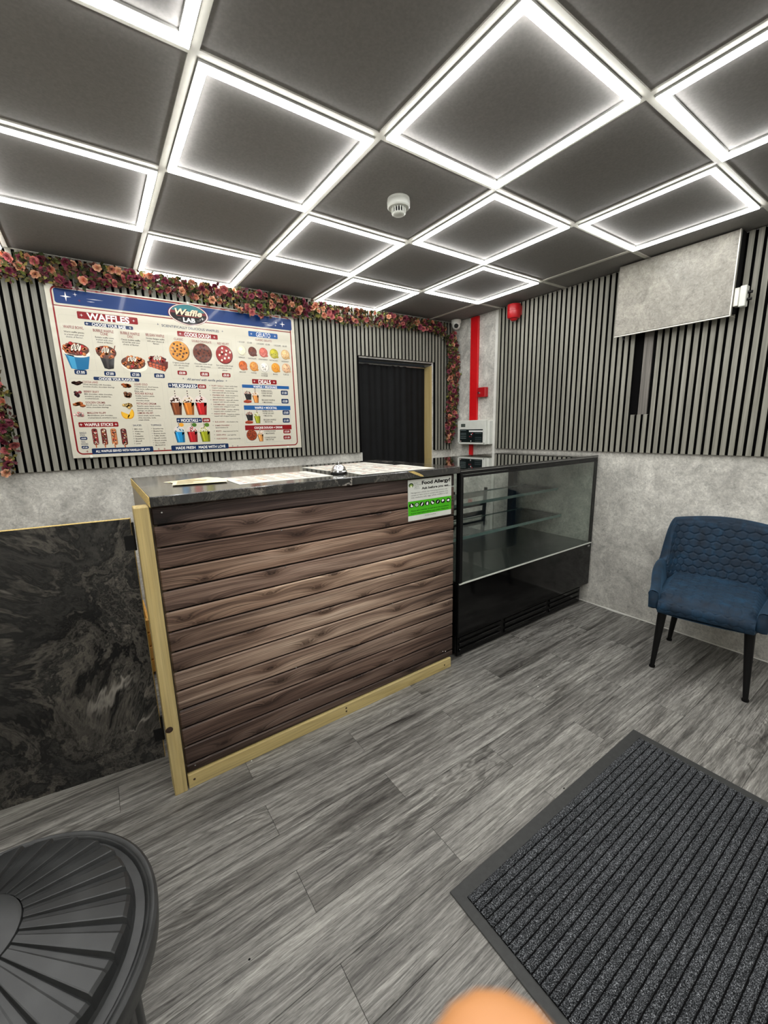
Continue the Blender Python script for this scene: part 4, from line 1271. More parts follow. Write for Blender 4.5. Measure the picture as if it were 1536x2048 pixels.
for k in range(8):
    a, b = sg(272 + k * 124, 842 - k * 19)
    ps.ell(a, b, 0.0155, 0.0118, (10, 10, 10), 2, 20)
    q = random.Random(k + 40)
    W = (240, 242, 240)
    if k == 0:
        ps.ell(a + 0.002, b - 0.004, 0.009, 0.004, W, 3, 12); ps.ell(a - 0.001, b + 0.003, 0.004, 0.0055, W, 3, 12, 0.4)
    elif k == 1:
        ps.ell(a, b, 0.0105, 0.0085, (190, 214, 190), 3, 16); ps.ell(a, b, 0.006, 0.002, (60, 90, 60), 4, 10)
    elif k == 2:
        ps.ell(a, b, 0.011, 0.0035, W, 3, 12, 0.9)
    elif k == 3:
        ps.rect(a - 0.006, a + 0.006, b - 0.008, b + 0.004, W, 3, 0.002); ps.ell(a + 0.002, b + 0.005, 0.004, 0.003, W, 3, 10)
    elif k == 4:
        ps.ell(a + 0.002, b - 0.003, 0.008, 0.005, W, 3, 12); ps.ell(a - 0.005, b + 0.003, 0.004, 0.006, W, 3, 12)
    elif k == 5:
        ps.ell(a, b, 0.008, 0.0022, W, 3, 12, 0.9)
    elif k == 6:
        ps.ell(a - 0.001, b + 0.002, 0.008, 0.007, W, 3, 14); ps.ell(a + 0.002, b - 0.003, 0.004, 0.003, (10, 10, 10), 4, 10)
    else:
        ps.ell(a + 0.001, b, 0.008, 0.006, W, 3, 14); ps.poly([(a - 0.011, b + 0.004), (a - 0.005, b), (a - 0.011, b - 0.004)], W, 3)
    ps.flush('allergen_icon')

# ================================================================ THINGS ON THE WORKTOP
ZT = 1.185
def menu_sheet(name, label, x0, x1, y0, y1, rot, seed, z=ZT, warm=(238, 234, 222)):
    cx, cy = (x0 + x1) / 2, (y0 + y1) / 2
    t = thing(name, label, 'menu', (cx, cy, z), rot)
    if rot == 0:
        ORIGIN[t.name] = Vector((0, 0, 0))
    wx, wy = (x1 - x0) / 2, (y1 - y0) / 2
    MB().box(-wx, wx, -wy, wy, 0.0003, 0.0012).build('sheet', M['white_plastic'], t, local=True)
    q = random.Random(seed)
    p = Print((0, 0, 0.0012), (1, 0, 0), (0, 1, 0), (0, 0, 1), t, M['print'])
    p.rect(-wx, wx, -wy, wy, warm, 1)
    for cxx in range(4):
        xa = -wx + 0.02 + cxx * (2 * wx - 0.04) / 4
        p.rect(xa, xa + wx * 0.34, wy - 0.03, wy - 0.018, q.choice((NAVY, REDC)), 2, 0.003)
        for rr in range(7):
            yb = wy - 0.045 - rr * (2 * wy - 0.06) / 7
            if q.random() < 0.55:
                p.ell(xa + 0.014, yb - 0.006, 0.012, 0.009, q.choice(((176, 92, 44), (150, 40, 36), (206, 138, 52), (90, 50, 40), (196, 160, 92))), 2, 12)
            for l in range(3):
                p.rect(xa + 0.032, xa + 0.032 + q.uniform(0.03, 0.055), yb - 0.003 - l * 0.007, yb - l * 0.007, (120, 112, 106), 2)
    for o_ in (p.flush('print'),):
        pass
    return t
menu_sheet('laminated_menu', 'white laminated menu sheet lying beside the fanned yellow leaflets', -0.49, -0.065, 0.345, 0.645, 0.0, 5)
menu_sheet('laminated_menu', 'white laminated menu sheet behind the bell, at the worktop back edge', 0.02, 0.46, 0.585, 0.88, 0.05, 6)
menu_sheet('laminated_menu', 'white laminated menu sheet at the worktop front edge, above the allergy notice', 0.06, 0.50, 0.275, 0.575, -0.03, 8)
def leaflet(k, x, y, rot, col):
    names = ('topmost cream leaflet of the fanned pile on the worktop', 'middle cream leaflet of the fanned pile on the worktop', 'bottom cream leaflet of the fanned pile on the worktop')
    t = thing('leaflet', names[2 - k], 'leaflet', (x, y, ZT + 0.0004 + 0.0022 * k), rot, 'fanned leaflets')
    q = random.Random(k)
    def surf(u, v):
        return ((u - 0.5) * 0.21, (v - 0.5) * 0.148, 0.0004 + 0.003 * max(0, u - 0.7) * math.sin(v * 3))
    mb = MB()
    mb.grid(surf, 10, 8)
    mb.grid(lambda u, v: tuple(Vector(surf(u, v)) - Vector((0, 0, 0.0003))), 10, 8, flip=True)
    mb.build('sheet', M['leaflet'], t, local=True)
    p = Print((0, 0, 0.0007), (1, 0, 0), (0, 1, 0), (0, 0, 1), t, M['paper_print'])
    p.rect(-0.09, 0.03, 0.05, 0.06, (150, 120, 40), 1)
    for r_ in range(6):
        p.rect(-0.09, -0.09 + q.uniform(0.06, 0.12), 0.034 - r_ * 0.017, 0.04 - r_ * 0.017, (160, 140, 90), 1)
    p.flush('print')
M['leaflet'] = plain('cream_leaflet_paper', (238, 228, 192), 0.6, var=0.05)
leaflet(0, -0.60, 0.65, 0.35, 0)
leaflet(1, -0.595, 0.60, 0.12, 0)
leaflet(2, -0.60, 0.545, -0.18, 0)

bell = thing('service_bell', 'chrome push-button service bell with black base on the worktop', 'bell', (0.0, 0.405, ZT))
bc = (0.0, 0.405, ZT)
MB().lathe([(0.0, 0.0), (0.042, 0.0), (0.0425, 0.004), (0.040, 0.010), (0.032, 0.013), (0.0, 0.013)], 28, bc).build('base', M['black_gloss'], bell)
MB().lathe([(0.0405, 0.0095), (0.0412, 0.0125), (0.037, 0.016), (0.0345, 0.0155)], 28, bc).build('collar', M['chrome'], bell)
MB().lathe([(0.0, 0.046), (0.010, 0.0455), (0.020, 0.042), (0.029, 0.034), (0.034, 0.024), (0.0355, 0.016), (0.0345, 0.0155)], 28, bc).build('dome', M['chrome'], bell)
MB().lathe([(0.0, 0.060), (0.005, 0.059), (0.006, 0.055), (0.003, 0.053), (0.003, 0.045)], 14, bc).build('plunger', M['chrome'], bell)

# ================================================================ DISPLAY CASE
CX0, CX1, CY0, CY1, CZ = 0.668, 2.085, 0.252, 1.02, 1.166
case = thing('display_case', 'black glass-fronted display fridge with two glass shelves against the grey wall', 'display case', ((CX0 + CX1) / 2, 0.64, 0))
MB().cham(CX0, CX1, CY0 + 0.004, CY1, 0.165, 0.495, 0.002).build('lower_body', M['black_satin'], case)
MB().cham(CX0, CX1, CY0, CY0 + 0.0038, 0.17, 0.497, 0.001).build('front_panel', M['black_gloss'], case)
MB().box(CX0 + 0.004, CX1 - 0.002, CY0 - 0.0015, CY0 + 0.006, 0.4975, 0.5045).build('chrome_strip', M['white_plastic'], case)
MB().cham(CX0 + 0.03, CX1 - 0.02, 0.31, CY1 - 0.05, 0.03, 0.165, 0.002).build('plinth', M['black_matt'], case)
gr = MB().box(CX0 + 0.04, CX1 - 0.03, 0.3, 0.309, 0.012, 0.162).build('kick_grille', M['black_satin'], case)
for a, b in ((CX0 + 0.05, 1.10), (1.14, 1.60), (1.64, CX1 - 0.05)):
    for z in (0.035, 0.075, 0.115):
        MB().cham(a, b, 0.288, 0.2995, z, z + 0.024, 0.003).build('louvre', M['grille'] if 'grille' in M else M['black_gloss'], gr)
for fx in (CX0 + 0.08, CX1 - 0.08):
    for fy in (0.36, 0.92):
        MB().tube((fx, fy, 0.0), (fx, fy, 0.03), 0.02, None, 10).build('foot', M['black_satin'], case)
# glazed upper part
MB().box(CX0 + 0.012, CX1 - 0.012, CY0 + 0.012, CY1 - 0.012, 0.4955, 0.507).build('deck', M['dark_steel'], case)
fr = MB()
for x0, x1, y0, y1 in ((CX0, CX0 + 0.022, CY0 + 0.007, CY0 + 0.03), (CX1 - 0.014, CX1, CY0 + 0.007, CY0 + 0.02), (CX0, CX0 + 0.03, CY1 - 0.04, CY1), (CX1 - 0.045, CX1, CY1 - 0.06, CY1)):
    MB().cham(x0, x1, y0, y1, 0.505, CZ - 0.03, 0.001).build('corner_post', M['black_satin'], case)
MB().cham(CX0, CX1, CY0, CY0 + 0.03, CZ - 0.03, CZ - 0.009, 0.001).build('top_rail', M['black_satin'], case)
MB().box(CX0 + 0.001, CX1 - 0.001, CY0 - 0.001, CY0 + 0.001, CZ - 0.0125, CZ - 0.0105).build('rail_line', M['chrome'], case)
MB().cham(CX0, CX1, CY1 - 0.03, CY1, CZ - 0.03, CZ - 0.009, 0.001).build('top_rail', M['black_satin'], case)
MB().cham(CX0 - 0.002, CX1 + 0.004, CY0, CY1 + 0.004, CZ - 0.0088, CZ, 0.001).build('top_glass', M['glass_top'], case)
MB().box(CX0 + 0.002, CX1 - 0.002, CY0 + 0.0005, CY0 + 0.0065, 0.5055, CZ - 0.031).build('front_glass', M['glass'], case)
for a_, b_, c_, d_ in ((CX0 + 0.001, CX0 + 0.024, 0.506, CZ - 0.031), (CX1 - 0.016, CX1 - 0.001, 0.506, CZ - 0.031), (CX0 + 0.0245, CX1 - 0.0165, CZ - 0.046, CZ - 0.0315)):
    MB().box(a_, b_, CY0 - 0.0006, CY0 + 0.0003, c_, d_).build('black_border', M['black_satin'], case)
MB().box(CX1 - 0.007, CX1 - 0.001, CY0 + 0.021, CY1 - 0.061, 0.5075, CZ - 0.01).build('side_glass', M['glass'], case)
MB().box(CX0 + 0.001, CX0 + 0.007, CY0 + 0.031, CY1 - 0.041, 0.5075, CZ - 0.01).build('side_glass', M['glass'], case)
MB().box(CX0 + 0.031, 1.40, CY1 - 0.024, CY1 - 0.019, 0.5075, CZ - 0.031).build('sliding_door', M['glass'], case)
MB().box(1.37, CX1 - 0.046, CY1 - 0.014, CY1 - 0.009, 0.5075, CZ - 0.031).build('sliding_door', M['glass'], case)
for z, y0, y1 in ((0.893, 0.54, 0.84), (0.683, 0.50, 0.87)):
    sh = MB().box(CX0 + 0.024, CX1 - 0.03, y0, y1, z, z + 0.006).build('shelf', M['glass'], case)
    e = MB()
    e.box(CX0 + 0.024, CX1 - 0.03, y0 - 0.0035, y0 - 0.0002, z - 0.014, z + 0.0065)
    e.build('edge_strip', M['glass_edge'], sh)
    MB().box(CX0 + 0.024, CX1 - 0.03, y1 + 0.0002, y1 + 0.0035, z - 0.004, z + 0.0065).build('edge_strip', M['glass_edge'], sh)
    for xx in (CX0 + 0.03, CX1 - 0.05):
        MB().box(xx, xx + 0.012, y0, CY1 - 0.062, z - 0.018, z - 0.0005).build('bracket', M['black_satin'], case)
tagb = MB().box(CX1 - 0.05, CX1 - 0.022, CY0 - 0.0012, CY0, 0.474, 0.486).build('badge', M['chrome'], case)
rb_ = thing('red_carton', 'small red carton with a white label on the lower fridge shelf', 'box', (0.745, 0.72, 0.69))
MB().cham(0.705, 0.785, 0.68, 0.76, 0.69, 0.775, 0.001).build('carton', M['red_carton'] if 'red_carton' in M else M['red_dark'], rb_)
MB().box(0.715, 0.765, 0.6790, 0.6798, 0.735, 0.76).build('label', M['white_plastic'], rb_)

# ladder-back chair standing behind the fridge
lc = thing('ladder_back_chair', 'black ladder-back chair standing behind the display fridge', 'chair', (1.67, 1.32, 0))
for xx in (1.465, 1.865):
    MB().path([Vector((xx, 1.12, 0.0)), Vector((xx, 1.13, 0.30)), Vector((xx, 1.15, 0.45)), Vector((xx + (0.0), 1.12, 0.86))], [0.016, 0.019, 0.019, 0.015], 8).build('rear_leg', M['plastic_black'], lc)
    MB().path([Vector((xx, 1.52, 0.0)), Vector((xx, 1.52, 0.42))], [0.015, 0.019], 8).build('front_leg', M['plastic_black'], lc)
MB().cham(1.445, 1.885, 1.13, 1.54, 0.42, 0.455, 0.006).build('seat', M['plastic_black'], lc)
for z in (0.53, 0.615, 0.70, 0.785):
    MB().cham(1.47, 1.86, 1.124, 1.138, z, z + 0.04, 0.003).build('back_slat', M['plastic_black'], lc)
for z in (0.16, 0.24):
    MB().cham(1.47, 1.86, 1.118, 1.130, z, z + 0.025, 0.003).build('stretcher', M['plastic_black'], lc)
# wooden crate behind the gate
cr = thing('pine_crate', 'open slatted pine crate standing on the floor behind the marbled gate', 'crate', (-1.02, 1.42, 0))
for k in range(4):
    z = 0.02 + k * 0.085
    for y0 in (1.24, 1.588):
        MB().cham(-1.22, -0.82, y0, y0 + 0.012, z, z + 0.072, 0.0015).build('slat', M['orange_wood'], cr)
    for x0 in (-1.22, -0.832):
        MB().cham(x0, x0 + 0.012, 1.2525, 1.5875, z, z + 0.072, 0.0015).build('slat', M['orange_wood'], cr)
for x0 in (-1.2075, -0.8625):
    for y0 in (1.2525, 1.5575):
        MB().box(x0, x0 + 0.03, y0, y0 + 0.03, 0.0, 0.345).build('corner_batten', M['orange_wood'], cr)
MB().box(-1.2075, -0.8325, 1.2525, 1.5875, 0.004, 0.014).build('base', M['orange_wood'], cr)

# ================================================================ DOORWAY CURTAIN
cur = thing('doorway_curtain', 'black cloth curtain hanging in soft folds in the doorway', 'curtain', ((DX0 + DX1) / 2, YB + 0.085, 0.0))
def cl(u, v):
    x = DX0 + 0.004 + u * (DX1 - 0.016 - DX0 - 0.004)
    amp = 0.010 * (0.35 + 0.65 * (1 - v))
    yy = YB + 0.083 + amp * math.sin(u * 34 + 0.6 * math.sin(v * 5)) + 0.006 * math.sin(u * 13 + v * 3) + 0.004 * math.sin(u * 71)
    return (x, yy, 0.012 + v * (DZ - 0.045))
cm = MB().grid(cl, 110, 24)
cm.build('cloth', M['fabric_black'], cur)
MB().tube((DX0 + 0.002, YB + 0.085, DZ - 0.03), (DX1 - 0.014, YB + 0.085, DZ - 0.03), 0.009, None, 10).build('rail', M['steel'], cur)

# ================================================================ WALL DEVICES, RIGHT-HAND CORNER
tr = thing('cable_trunking', 'wide bright red cable trunking running down from the ceiling to the alarm panel', 'trunking', (XR - 0.02, 1.502, 1.452))
MB().cham(XR - 0.022, XR - 0.0005, 1.456, 1.548, 1.453, H - 0.002, 0.0015).build('channel', M['red'], tr)
tr2 = thing('cable_trunking', 'narrow red cable trunking below the alarm panel', 'trunking', (XR - 0.012, 1.52, 1.12))
MB().cham(XR - 0.02, XR - 0.0005, 1.505, 1.548, 1.12, 1.222, 0.0015).build('channel', M['red'], tr2)
fp = thing('fire_alarm_panel', 'cream fire alarm control panel with a black indicator window', 'alarm panel', (XR - 0.04, 1.46, 1.225))
MB().cham(XR - 0.055, XR - 0.0005, 1.262, 1.655, 1.228, 1.444, 0.003).build('back_box', M['white_plastic'], fp)
MB().cham(XR - 0.085, XR - 0.0555, 1.285, 1.640, 1.226, 1.452, 0.004).build('cover', M['white_plastic'], fp)
PX = XR - 0.0852
pp = Print((PX, 0, 0), (0, -1, 0), (0, 0, 1), (-1, 0, 0), fp, M['print'])
def fpx(x, y):
    p = on_plane(900 + x * 100 / 1536, 830 + y * 100 / 1536, 0, PX)
    return -p.y, p.z
a0, b1 = fpx(305, 445); a1, b0 = fpx(1000, 848)
pp.rect(a0, a1, b0, b1, (20, 28, 28), 1)
pp.flush('indicator_window')
for y in (480, 560, 610, 665, 715):
    aa, bb_ = fpx(325, y)
    pp.rect(aa, aa + 0.075, bb_ - 0.002, bb_ + 0.002, (120, 134, 134), 2)
for y in (560, 685, 740, 805):
    aa, bb_ = fpx(720, y)
    pp.rect(aa + 0.02, aa + 0.10, bb_ - 0.0015, bb_ + 0.0015, (96, 108, 108), 2)
pp.flush('legend_lines')
for k in range(8):
    aa, bb_ = fpx(608 + k * 53, 498)
    pp.rect(aa - 0.011, aa + 0.011, bb_ - 0.007, bb_ + 0.007, (240, 242, 238), 2)
    pp.flush('zone_label')
for x, y, c in ((655, 598, (236, 238, 236)), (690, 568, (190, 60, 70)), (600, 660, (150, 60, 64)), (650, 665, (130, 40, 46)), (330, 805, (214, 190, 186)), (640, 800, (220, 222, 220))):
    aa, bb_ = fpx(x, y)
    pp.ell(aa, bb_, 0.006, 0.006, c, 3, 10)
    pp.flush('indicator')
a0, b1 = fpx(340, 280); a1, b0 = fpx(470, 365)
pp.rect(a0, a1, b0, b1, (40, 46, 42), 1)
for k in range(3):
    pp.rect(a0 + 0.006 + k * 0.018, a0 + 0.018 + k * 0.018, (b0 + b1) / 2 - 0.004, (b0 + b1) / 2 + 0.004, (120, 130, 124), 2)
pp.flush('maker_plate')
for x, y in ((250, 855), (1045, 870)):
    aa, bb_ = fpx(x, y)
    pp.ell(aa, bb_, 0.005, 0.005, (70, 74, 70), 1, 10)
    pp.flush('cover_screw')
kb = thing('alarm_call_point', 'small square red key-switch box on the wall beside the red trunking', 'alarm switch', (XR - 0.03, 1.375, 1.66))
MB().cham(XR - 0.045, XR - 0.0005, 1.335, 1.435, 1.66, 1.748, 0.004).build('box', M['red_dark'], kb)
MB().lathe([(0.0, 0.012), (0.007, 0.011), (0.009, 0.004), (0.011, 0.0)], 14, (XR - 0.045, 1.405, 1.698), '-x').build('key_switch', M['chrome'], kb)
MB().box(XR - 0.058, XR - 0.0565, 1.3995, 1.4105, 1.69, 1.712).build('key', M['chrome'], kb)
sd = thing('alarm_sounder', 'round red alarm sounder high on the slatted wall under the ceiling', 'alarm sounder', (2.03, 1.01, 2.235))
sc_ = (2.028, 1.012, 0)
MB().lathe([(0.0, 2.365), (0.053, 2.364), (0.054, 2.36), (0.054, 2.318), (0.052, 2.317), (0.052, 2.315), (0.054, 2.314), (0.053, 2.268), (0.046, 2.258), (0.03, 2.256), (0.026, 2.246), (0.016, 2.240), (0.0, 2.238)], 28, sc_).build('body', M['red_dark'], sd)
MB().box(2.06, XR - 0.0275, 0.975, 1.05, 2.285, 2.355).build('wall_bracket', M['red_dark'], sd)
dc = thing('dome_camera', 'white dome security camera under the ceiling in the room corner', 'security camera', (2.03, 1.68, 2.3))
cc_ = (2.03, 1.68, 0)
MB().lathe([(0.0, H - 0.002), (0.046, H - 0.002), (0.047, H - 0.026), (0.043, H - 0.034), (0.0, H - 0.034)], 24, cc_).build('base', M['white_plastic'], dc)
MB().lathe([(0.041, H - 0.034), (0.040, H - 0.055), (0.032, H - 0.073), (0.018, H - 0.083), (0.0, H - 0.086)], 24, cc_).build('housing', M['white_plastic'], dc)
dirc = (CAM - Vector((2.03, 1.68, H - 0.05))).normalized()
p0 = Vector((2.03, 1.68, H - 0.052)) + dirc * 0.018
MB().tube(p0, p0 + dirc * 0.024, 0.022, 0.020, 20).build('lens', M['lens'], dc)

# smoke detector on the unlit ceiling tile
sm = thing('smoke_detector', 'white round smoke detector on a ceiling tile', 'smoke detector', (0.3, 0.292, 2.3))
sc2_ = (0.3, 0.292, 0)
zt_ = H + 0.0035
MB().lathe([(0.0, zt_), (0.049, zt_), (0.05, zt_ - 0.008), (0.049, zt_ - 0.010), (0.051, zt_ - 0.012), (0.050, zt_ - 0.034), (0.046, zt_ - 0.038), (0.0, zt_ - 0.038)], 30, sc2_).build('base', M['white_plastic'], sm)
MB().lathe([(0.022, zt_ - 0.038), (0.022, zt_ - 0.058)], 20, sc2_).build('chamber', M['black_satin'], sm)
MB().lathe([(0.0, zt_ - 0.064), (0.024, zt_ - 0.064), (0.029, zt_ - 0.060), (0.030, zt_ - 0.057), (0.0, zt_ - 0.056)], 24, sc2_).build('cap', M['white_plastic'], sm)
vm = MB().box(-0.0016, 0.0016, -0.0325, -0.0265, -0.0215, 0.0).build('vent_fin', M['white_plastic'])
vme = vm.data
bpy.data.objects.remove(vm)
for k in range(16):
    inst('vent_fin', vme, sm, (0.3, 0.292, zt_ - 0.0378), (0, 0, 2 * math.pi * k / 16))

# ================================================================ WALL BOX ABOVE (grey-faced bulkhead)
bkx = 1.995
bk = thing('wall_bulkhead', 'grey concrete-faced box fixed high on the slatted wall under the ceiling', 'wall box', (2.04, -0.15, 1.955))
MB().cham(bkx, bkx + 0.016, -0.455, 0.160, 1.962, H - 0.006, 0.0008).build('face_board', M['bulk_face'] if 'bulk_face' in M else M['concrete'], bk)
MB().box(bkx - 0.0015, bkx + 0.018, -0.4615, -0.4555, 1.958, H - 0.004).build('edge_strip', M['alu'], bk)
MB().box(bkx - 0.0015, bkx + 0.018, -0.4615, 0.1605, 1.9535, 1.9595).build('edge_strip', M['alu'], bk)
MB().box(bkx + 0.0185, 2.0825, -0.4605, 0.157, 1.975, H - 0.004).build('carcass', M['black_matt'], bk)
MB().box(bkx + 0.019, 2.07, -0.4615, -0.4515, 1.9535, 1.9575).build('lower_rail', M['alu'], bk)
MB().path([Vector((2.02, 0.115, 1.974)), Vector((2.02, 0.115, 1.945)), Vector((2.03, 0.108, 1.935))], [0.004, 0.005, 0.006], 8).build('cable_clip', M['cable'], bk)
jb = thing('junction_box', 'small white junction box on the dark side of the grey-faced wall box', 'junction box', (2.03, -0.47, 1.99))
MB().cham(1.992 + 0.012, 2.05, -0.485, -0.462, 2.0, 2.095, 0.003).build('back_plate', M['alu'], jb)
MB().cham(1.992 + 0.014, 2.048, -0.515, -0.4855, 1.995, 2.10, 0.003).build('cover', M['white_plastic'], jb)
for z in (2.03, 2.065):
    MB().tube((2.03, -0.5155, z), (2.03, -0.535, z), 0.008, 0.007, 10).build('cable_gland', M['black_satin'], jb)

# ================================================================ FLOWER GARLANDS
def petal_flower(c_out, c_in, seed):
    q = random.Random(seed)
    mb = MB()
    def petals(n, r, lift, wid, col, a0):
        for k in range(n):
            t = a0 + 2 * math.pi * k / n + q.uniform(-0.15, 0.15)
            ca, sa = math.cos(t), math.sin(t)
            def P(x, y, z):
                return (ca * x - sa * y, sa * x + ca * y, z)
            w_ = wid * q.uniform(0.85, 1.15)
            rr = r * q.uniform(0.9, 1.1)
            vs = [P(0.001, 0, 0.0), P(rr * 0.55, -w_ / 2, lift * 0.55), P(rr * 0.55, w_ / 2, lift * 0.55), P(rr * 0.5, 0, lift * 0.3), P(rr, -w_ * 0.33, lift), P(rr, w_ * 0.33, lift), P(rr * 1.12, 0, lift * 0.85)]
            cj = tuple(x * q.uniform(0.85, 1.1) for x in col)
            mb.add(vs, [(0, 1, 3), (0, 3, 2), (1, 4, 6, 3), (3, 6, 5, 2)], cj, True)
    petals(6, 0.020, 0.007, 0.022, lin(c_out), 0)
    petals(5, 0.014, 0.013, 0.017, lin(tuple((a + b) // 2 for a, b in zip(c_out, c_in))), 0.4)
    petals(3, 0.007, 0.015, 0.011, lin(c_in), 0.9)
    o = mb.build('flower', M['petal'])
    me = o.data
    bpy.data.objects.remove(o)
    return me
FL = [petal_flower((222, 158, 132), (196, 112, 92), 1), petal_flower((200, 122, 118), (158, 72, 80), 2), petal_flower((128, 54, 72), (92, 30, 48), 3),
      petal_flower((232, 182, 152), (208, 136, 108), 4), petal_flower((150, 76, 94), (108, 42, 62), 5)]
LEAFC = [(66, 68, 38), (90, 90, 48), (52, 56, 34), (128, 122, 66), (84, 62, 48), (104, 54, 62)]
def garland(name, label, pts, rad, nflow, nleaf, seed, out):
    """pts: polyline (x, y, z); out: unit vector away from the wall"""
    q = random.Random(seed)
    out = Vector(out)
    L = [0.0]
    for a, b in zip(pts, pts[1:]):
        L.append(L[-1] + (Vector(b) - Vector(a)).length)
    def at(s):
        s *= L[-1]
        for k in range(len(pts) - 1):
            if s <= L[k + 1] or k == len(pts) - 2:
                f = (s - L[k]) / max(1e-6, L[k + 1] - L[k])
                a, b = Vector(pts[k]), Vector(pts[k + 1])
                return a + (b - a) * f, (b - a).normalized(), rad[k] + (rad[k + 1] - rad[k]) * f
    mid = at(0.5)[0]
    t = thing(name, label, 'garland', tuple(mid))
    st = MB()
    N = max(8, int(L[-1] / 0.06))
    sp = [at(k / N)[0] + Vector((q.uniform(-1, 1), 0, q.uniform(-1, 1))) * 0.008 for k in range(N + 1)]
    st.path(sp, [0.0025] * (N + 1), 5)
    st.build('stem', M['stem'], t)
    lf = MB()
    for _ in range(nleaf):
        c, d, r = at(q.random())
        side = d.cross(out).normalized()
        pos = c + side * r * q.uniform(-1, 1) + out * q.uniform(-0.012, 0.03)
        ax = (side * q.gauss(0, 1) + d * q.gauss(0, 1) + out * abs(q.gauss(0.3, 0.6))).normalized()
        wv = ax.cross(out + Vector((q.uniform(-.4, .4), q.uniform(-.4, .4), q.uniform(-.4, .4)))).normalized()
        ln, wd = q.uniform(0.024, 0.042), q.uniform(0.014, 0.024)
        n_ = ax.cross(wv)
        col = tuple(x * q.uniform(0.7, 1.2) for x in lin(q.choice(LEAFC)))
        tip = pos + ax * ln
        if max(tip.z, pos.z) > H - 0.017 or tip.x > XR - 0.004 or max(tip.y, pos.y) > YB - 0.03:
            continue
        lf.add([pos, pos + ax * ln * 0.45 + wv * wd / 2, tip - n_ * 0.004, pos + ax * ln * 0.45 - wv * wd / 2, pos + ax * ln * 0.5 + n_ * 0.003], [(0, 1, 4), (1, 2, 4), (2, 3, 4), (3, 0, 4)], col, True)
    o = lf.build('foliage', M['petal'], t)
    o['kind'] = 'stuff'
    for k in range(nflow):
        c, d, r = at((k + q.random()) / nflow)
        side = d.cross(out).normalized()
        pos = c + side * r * 0.92 * q.uniform(-1, 1) + out * q.uniform(0.005, 0.035)
        pos.z = min(pos.z, H - 0.044); pos.x = min(pos.x, XR - 0.03)
        nrm = (out + side * q.gauss(0, 0.55) + d * q.gauss(0, 0.5) + Vector((0, 0, -0.15))).normalized()
        rot = nrm.to_track_quat('Z', 'Y').to_euler()
        s = q.uniform(0.8, 1.25)
        rot.rotate_axis('Z', q.uniform(0, 6.28))
        inst('flower', q.choice(FL), t, pos, rot, (s, s, s))
    return t
M['stem'] = plain('green_brown_stem', (58, 54, 30), 0.7)
GY = 1.752
garland('rose_garland', 'long garland of pink and burgundy silk roses along the top of the slatted wall',
        [(-1.62, GY, 2.30), (-1.22, GY, 2.29), (-0.92, GY, 2.30), (-0.54, GY, 2.325), (-0.25, GY, 2.315), (0.0, GY - 0.01, 2.295), (0.12, GY - 0.02, 2.275), (0.3, GY - 0.01, 2.300), (0.62, GY, 2.30), (0.95, GY, 2.305), (1.3, GY, 2.315), (1.65, GY, 2.318), (1.94, GY, 2.31)],
        [0.075, 0.075, 0.07, 0.05, 0.06, 0.07, 0.085, 0.075, 0.06, 0.065, 0.055, 0.05, 0.05], 215, 3000, 11, (0, -1, 0))
garland('rose_garland', 'garland of silk roses hanging down the wall corner beside the red trunking',
        [(2.0, GY - 0.008, 2.262), (2.04, GY - 0.012, 2.15), (2.05, GY - 0.012, 1.95), (2.045, GY - 0.012, 1.75), (2.035, GY - 0.004, 1.5), (2.02, GY - 0.002, 1.36), (2.01, GY, 1.25)],
        [0.055, 0.05, 0.06, 0.045, 0.05, 0.045, 0.02], 85, 1100, 12, (-0.35, -0.94, 0))
garland('rose_garland', 'thin garland of silk roses trailing down the slats beyond the starred menu corner',
        [(-1.40, GY, 2.2), (-1.36, GY, 1.95), (-1.345, GY, 1.7), (-1.335, GY, 1.5), (-1.345, GY, 1.35), (-1.36, GY, 1.19)],
        [0.03, 0.03, 0.03, 0.035, 0.035, 0.02], 36, 330, 13, (0, -1, 0))

# ================================================================ BLUE CHAIR
ch_rot = math.atan2(-0.09, -0.445)
chair = thing('velvet_chair', 'navy blue velvet tub chair with quilted hexagons and black tapered legs', 'chair', (1.775, -0.61, 0), ch_rot)
cinv = Matrix.Rotation(-ch_rot, 3, 'Z')
def c_loc(x, y, z=0.0):
    return cinv @ Vector((x - 1.775, y + 0.61, z))
def hexh(u, v, s):
    """0 at the seams, 1 inside a hexagon of width s"""
    best = None
    r3 = math.sqrt(3)
    for ou, ov in ((0, 0), (s / 2, s * r3 / 2)):
        a = (u - ou + s / 2) % s - s / 2
        b = (v - ov + s * r3 / 2) % (s * r3) - s * r3 / 2
        if best is None or a * a + b * b < best[0]:
            best = (a * a + b * b, a, b)
    a, b = abs(best[1]), abs(best[2])
    d = s / 2 - max(a, a * 0.5 + b * r3 / 2)
    return min(1.0, d / (s * 0.11))
# shell: U-shaped wall; local +x is forward
def ucurve(s, hw, back, front):
    """s in [-1, 1]: plan curve from the front of one arm round the back to the other"""
    sg_ = 1 if s >= 0 else -1
    a = abs(s)
    rc = 0.13
    Lb = hw - rc; Lc = rc * math.pi / 2; Ls = front - (back + rc)
    d = a * (Lb + Lc + Ls)
    if d < Lb:
        return (back, sg_ * d), (1, 0)
    if d < Lb + Lc:
        t = (d - Lb) / rc
        return (back + rc - rc * math.cos(t), sg_ * (Lb + rc * math.sin(t))), (math.cos(t), -sg_ * math.sin(t))
    q = d - Lb - Lc
    return (back + rc + q, sg_ * hw), (0, -sg_)
def smooth(a, b, x):
    t = max(0.0, min(1.0, (x - a) / (b - a)))
    return t * t * (3 - 2 * t)
ZB0 = 0.385
def top_h(s):
    a = abs(s)
    return 0.466 + 0.070 * smooth(1.0, 0.42, a) + 0.25 * smooth(0.44, 0.27, a) + 0.032 * smooth(0.38, 0.0, a)
THK = 0.05
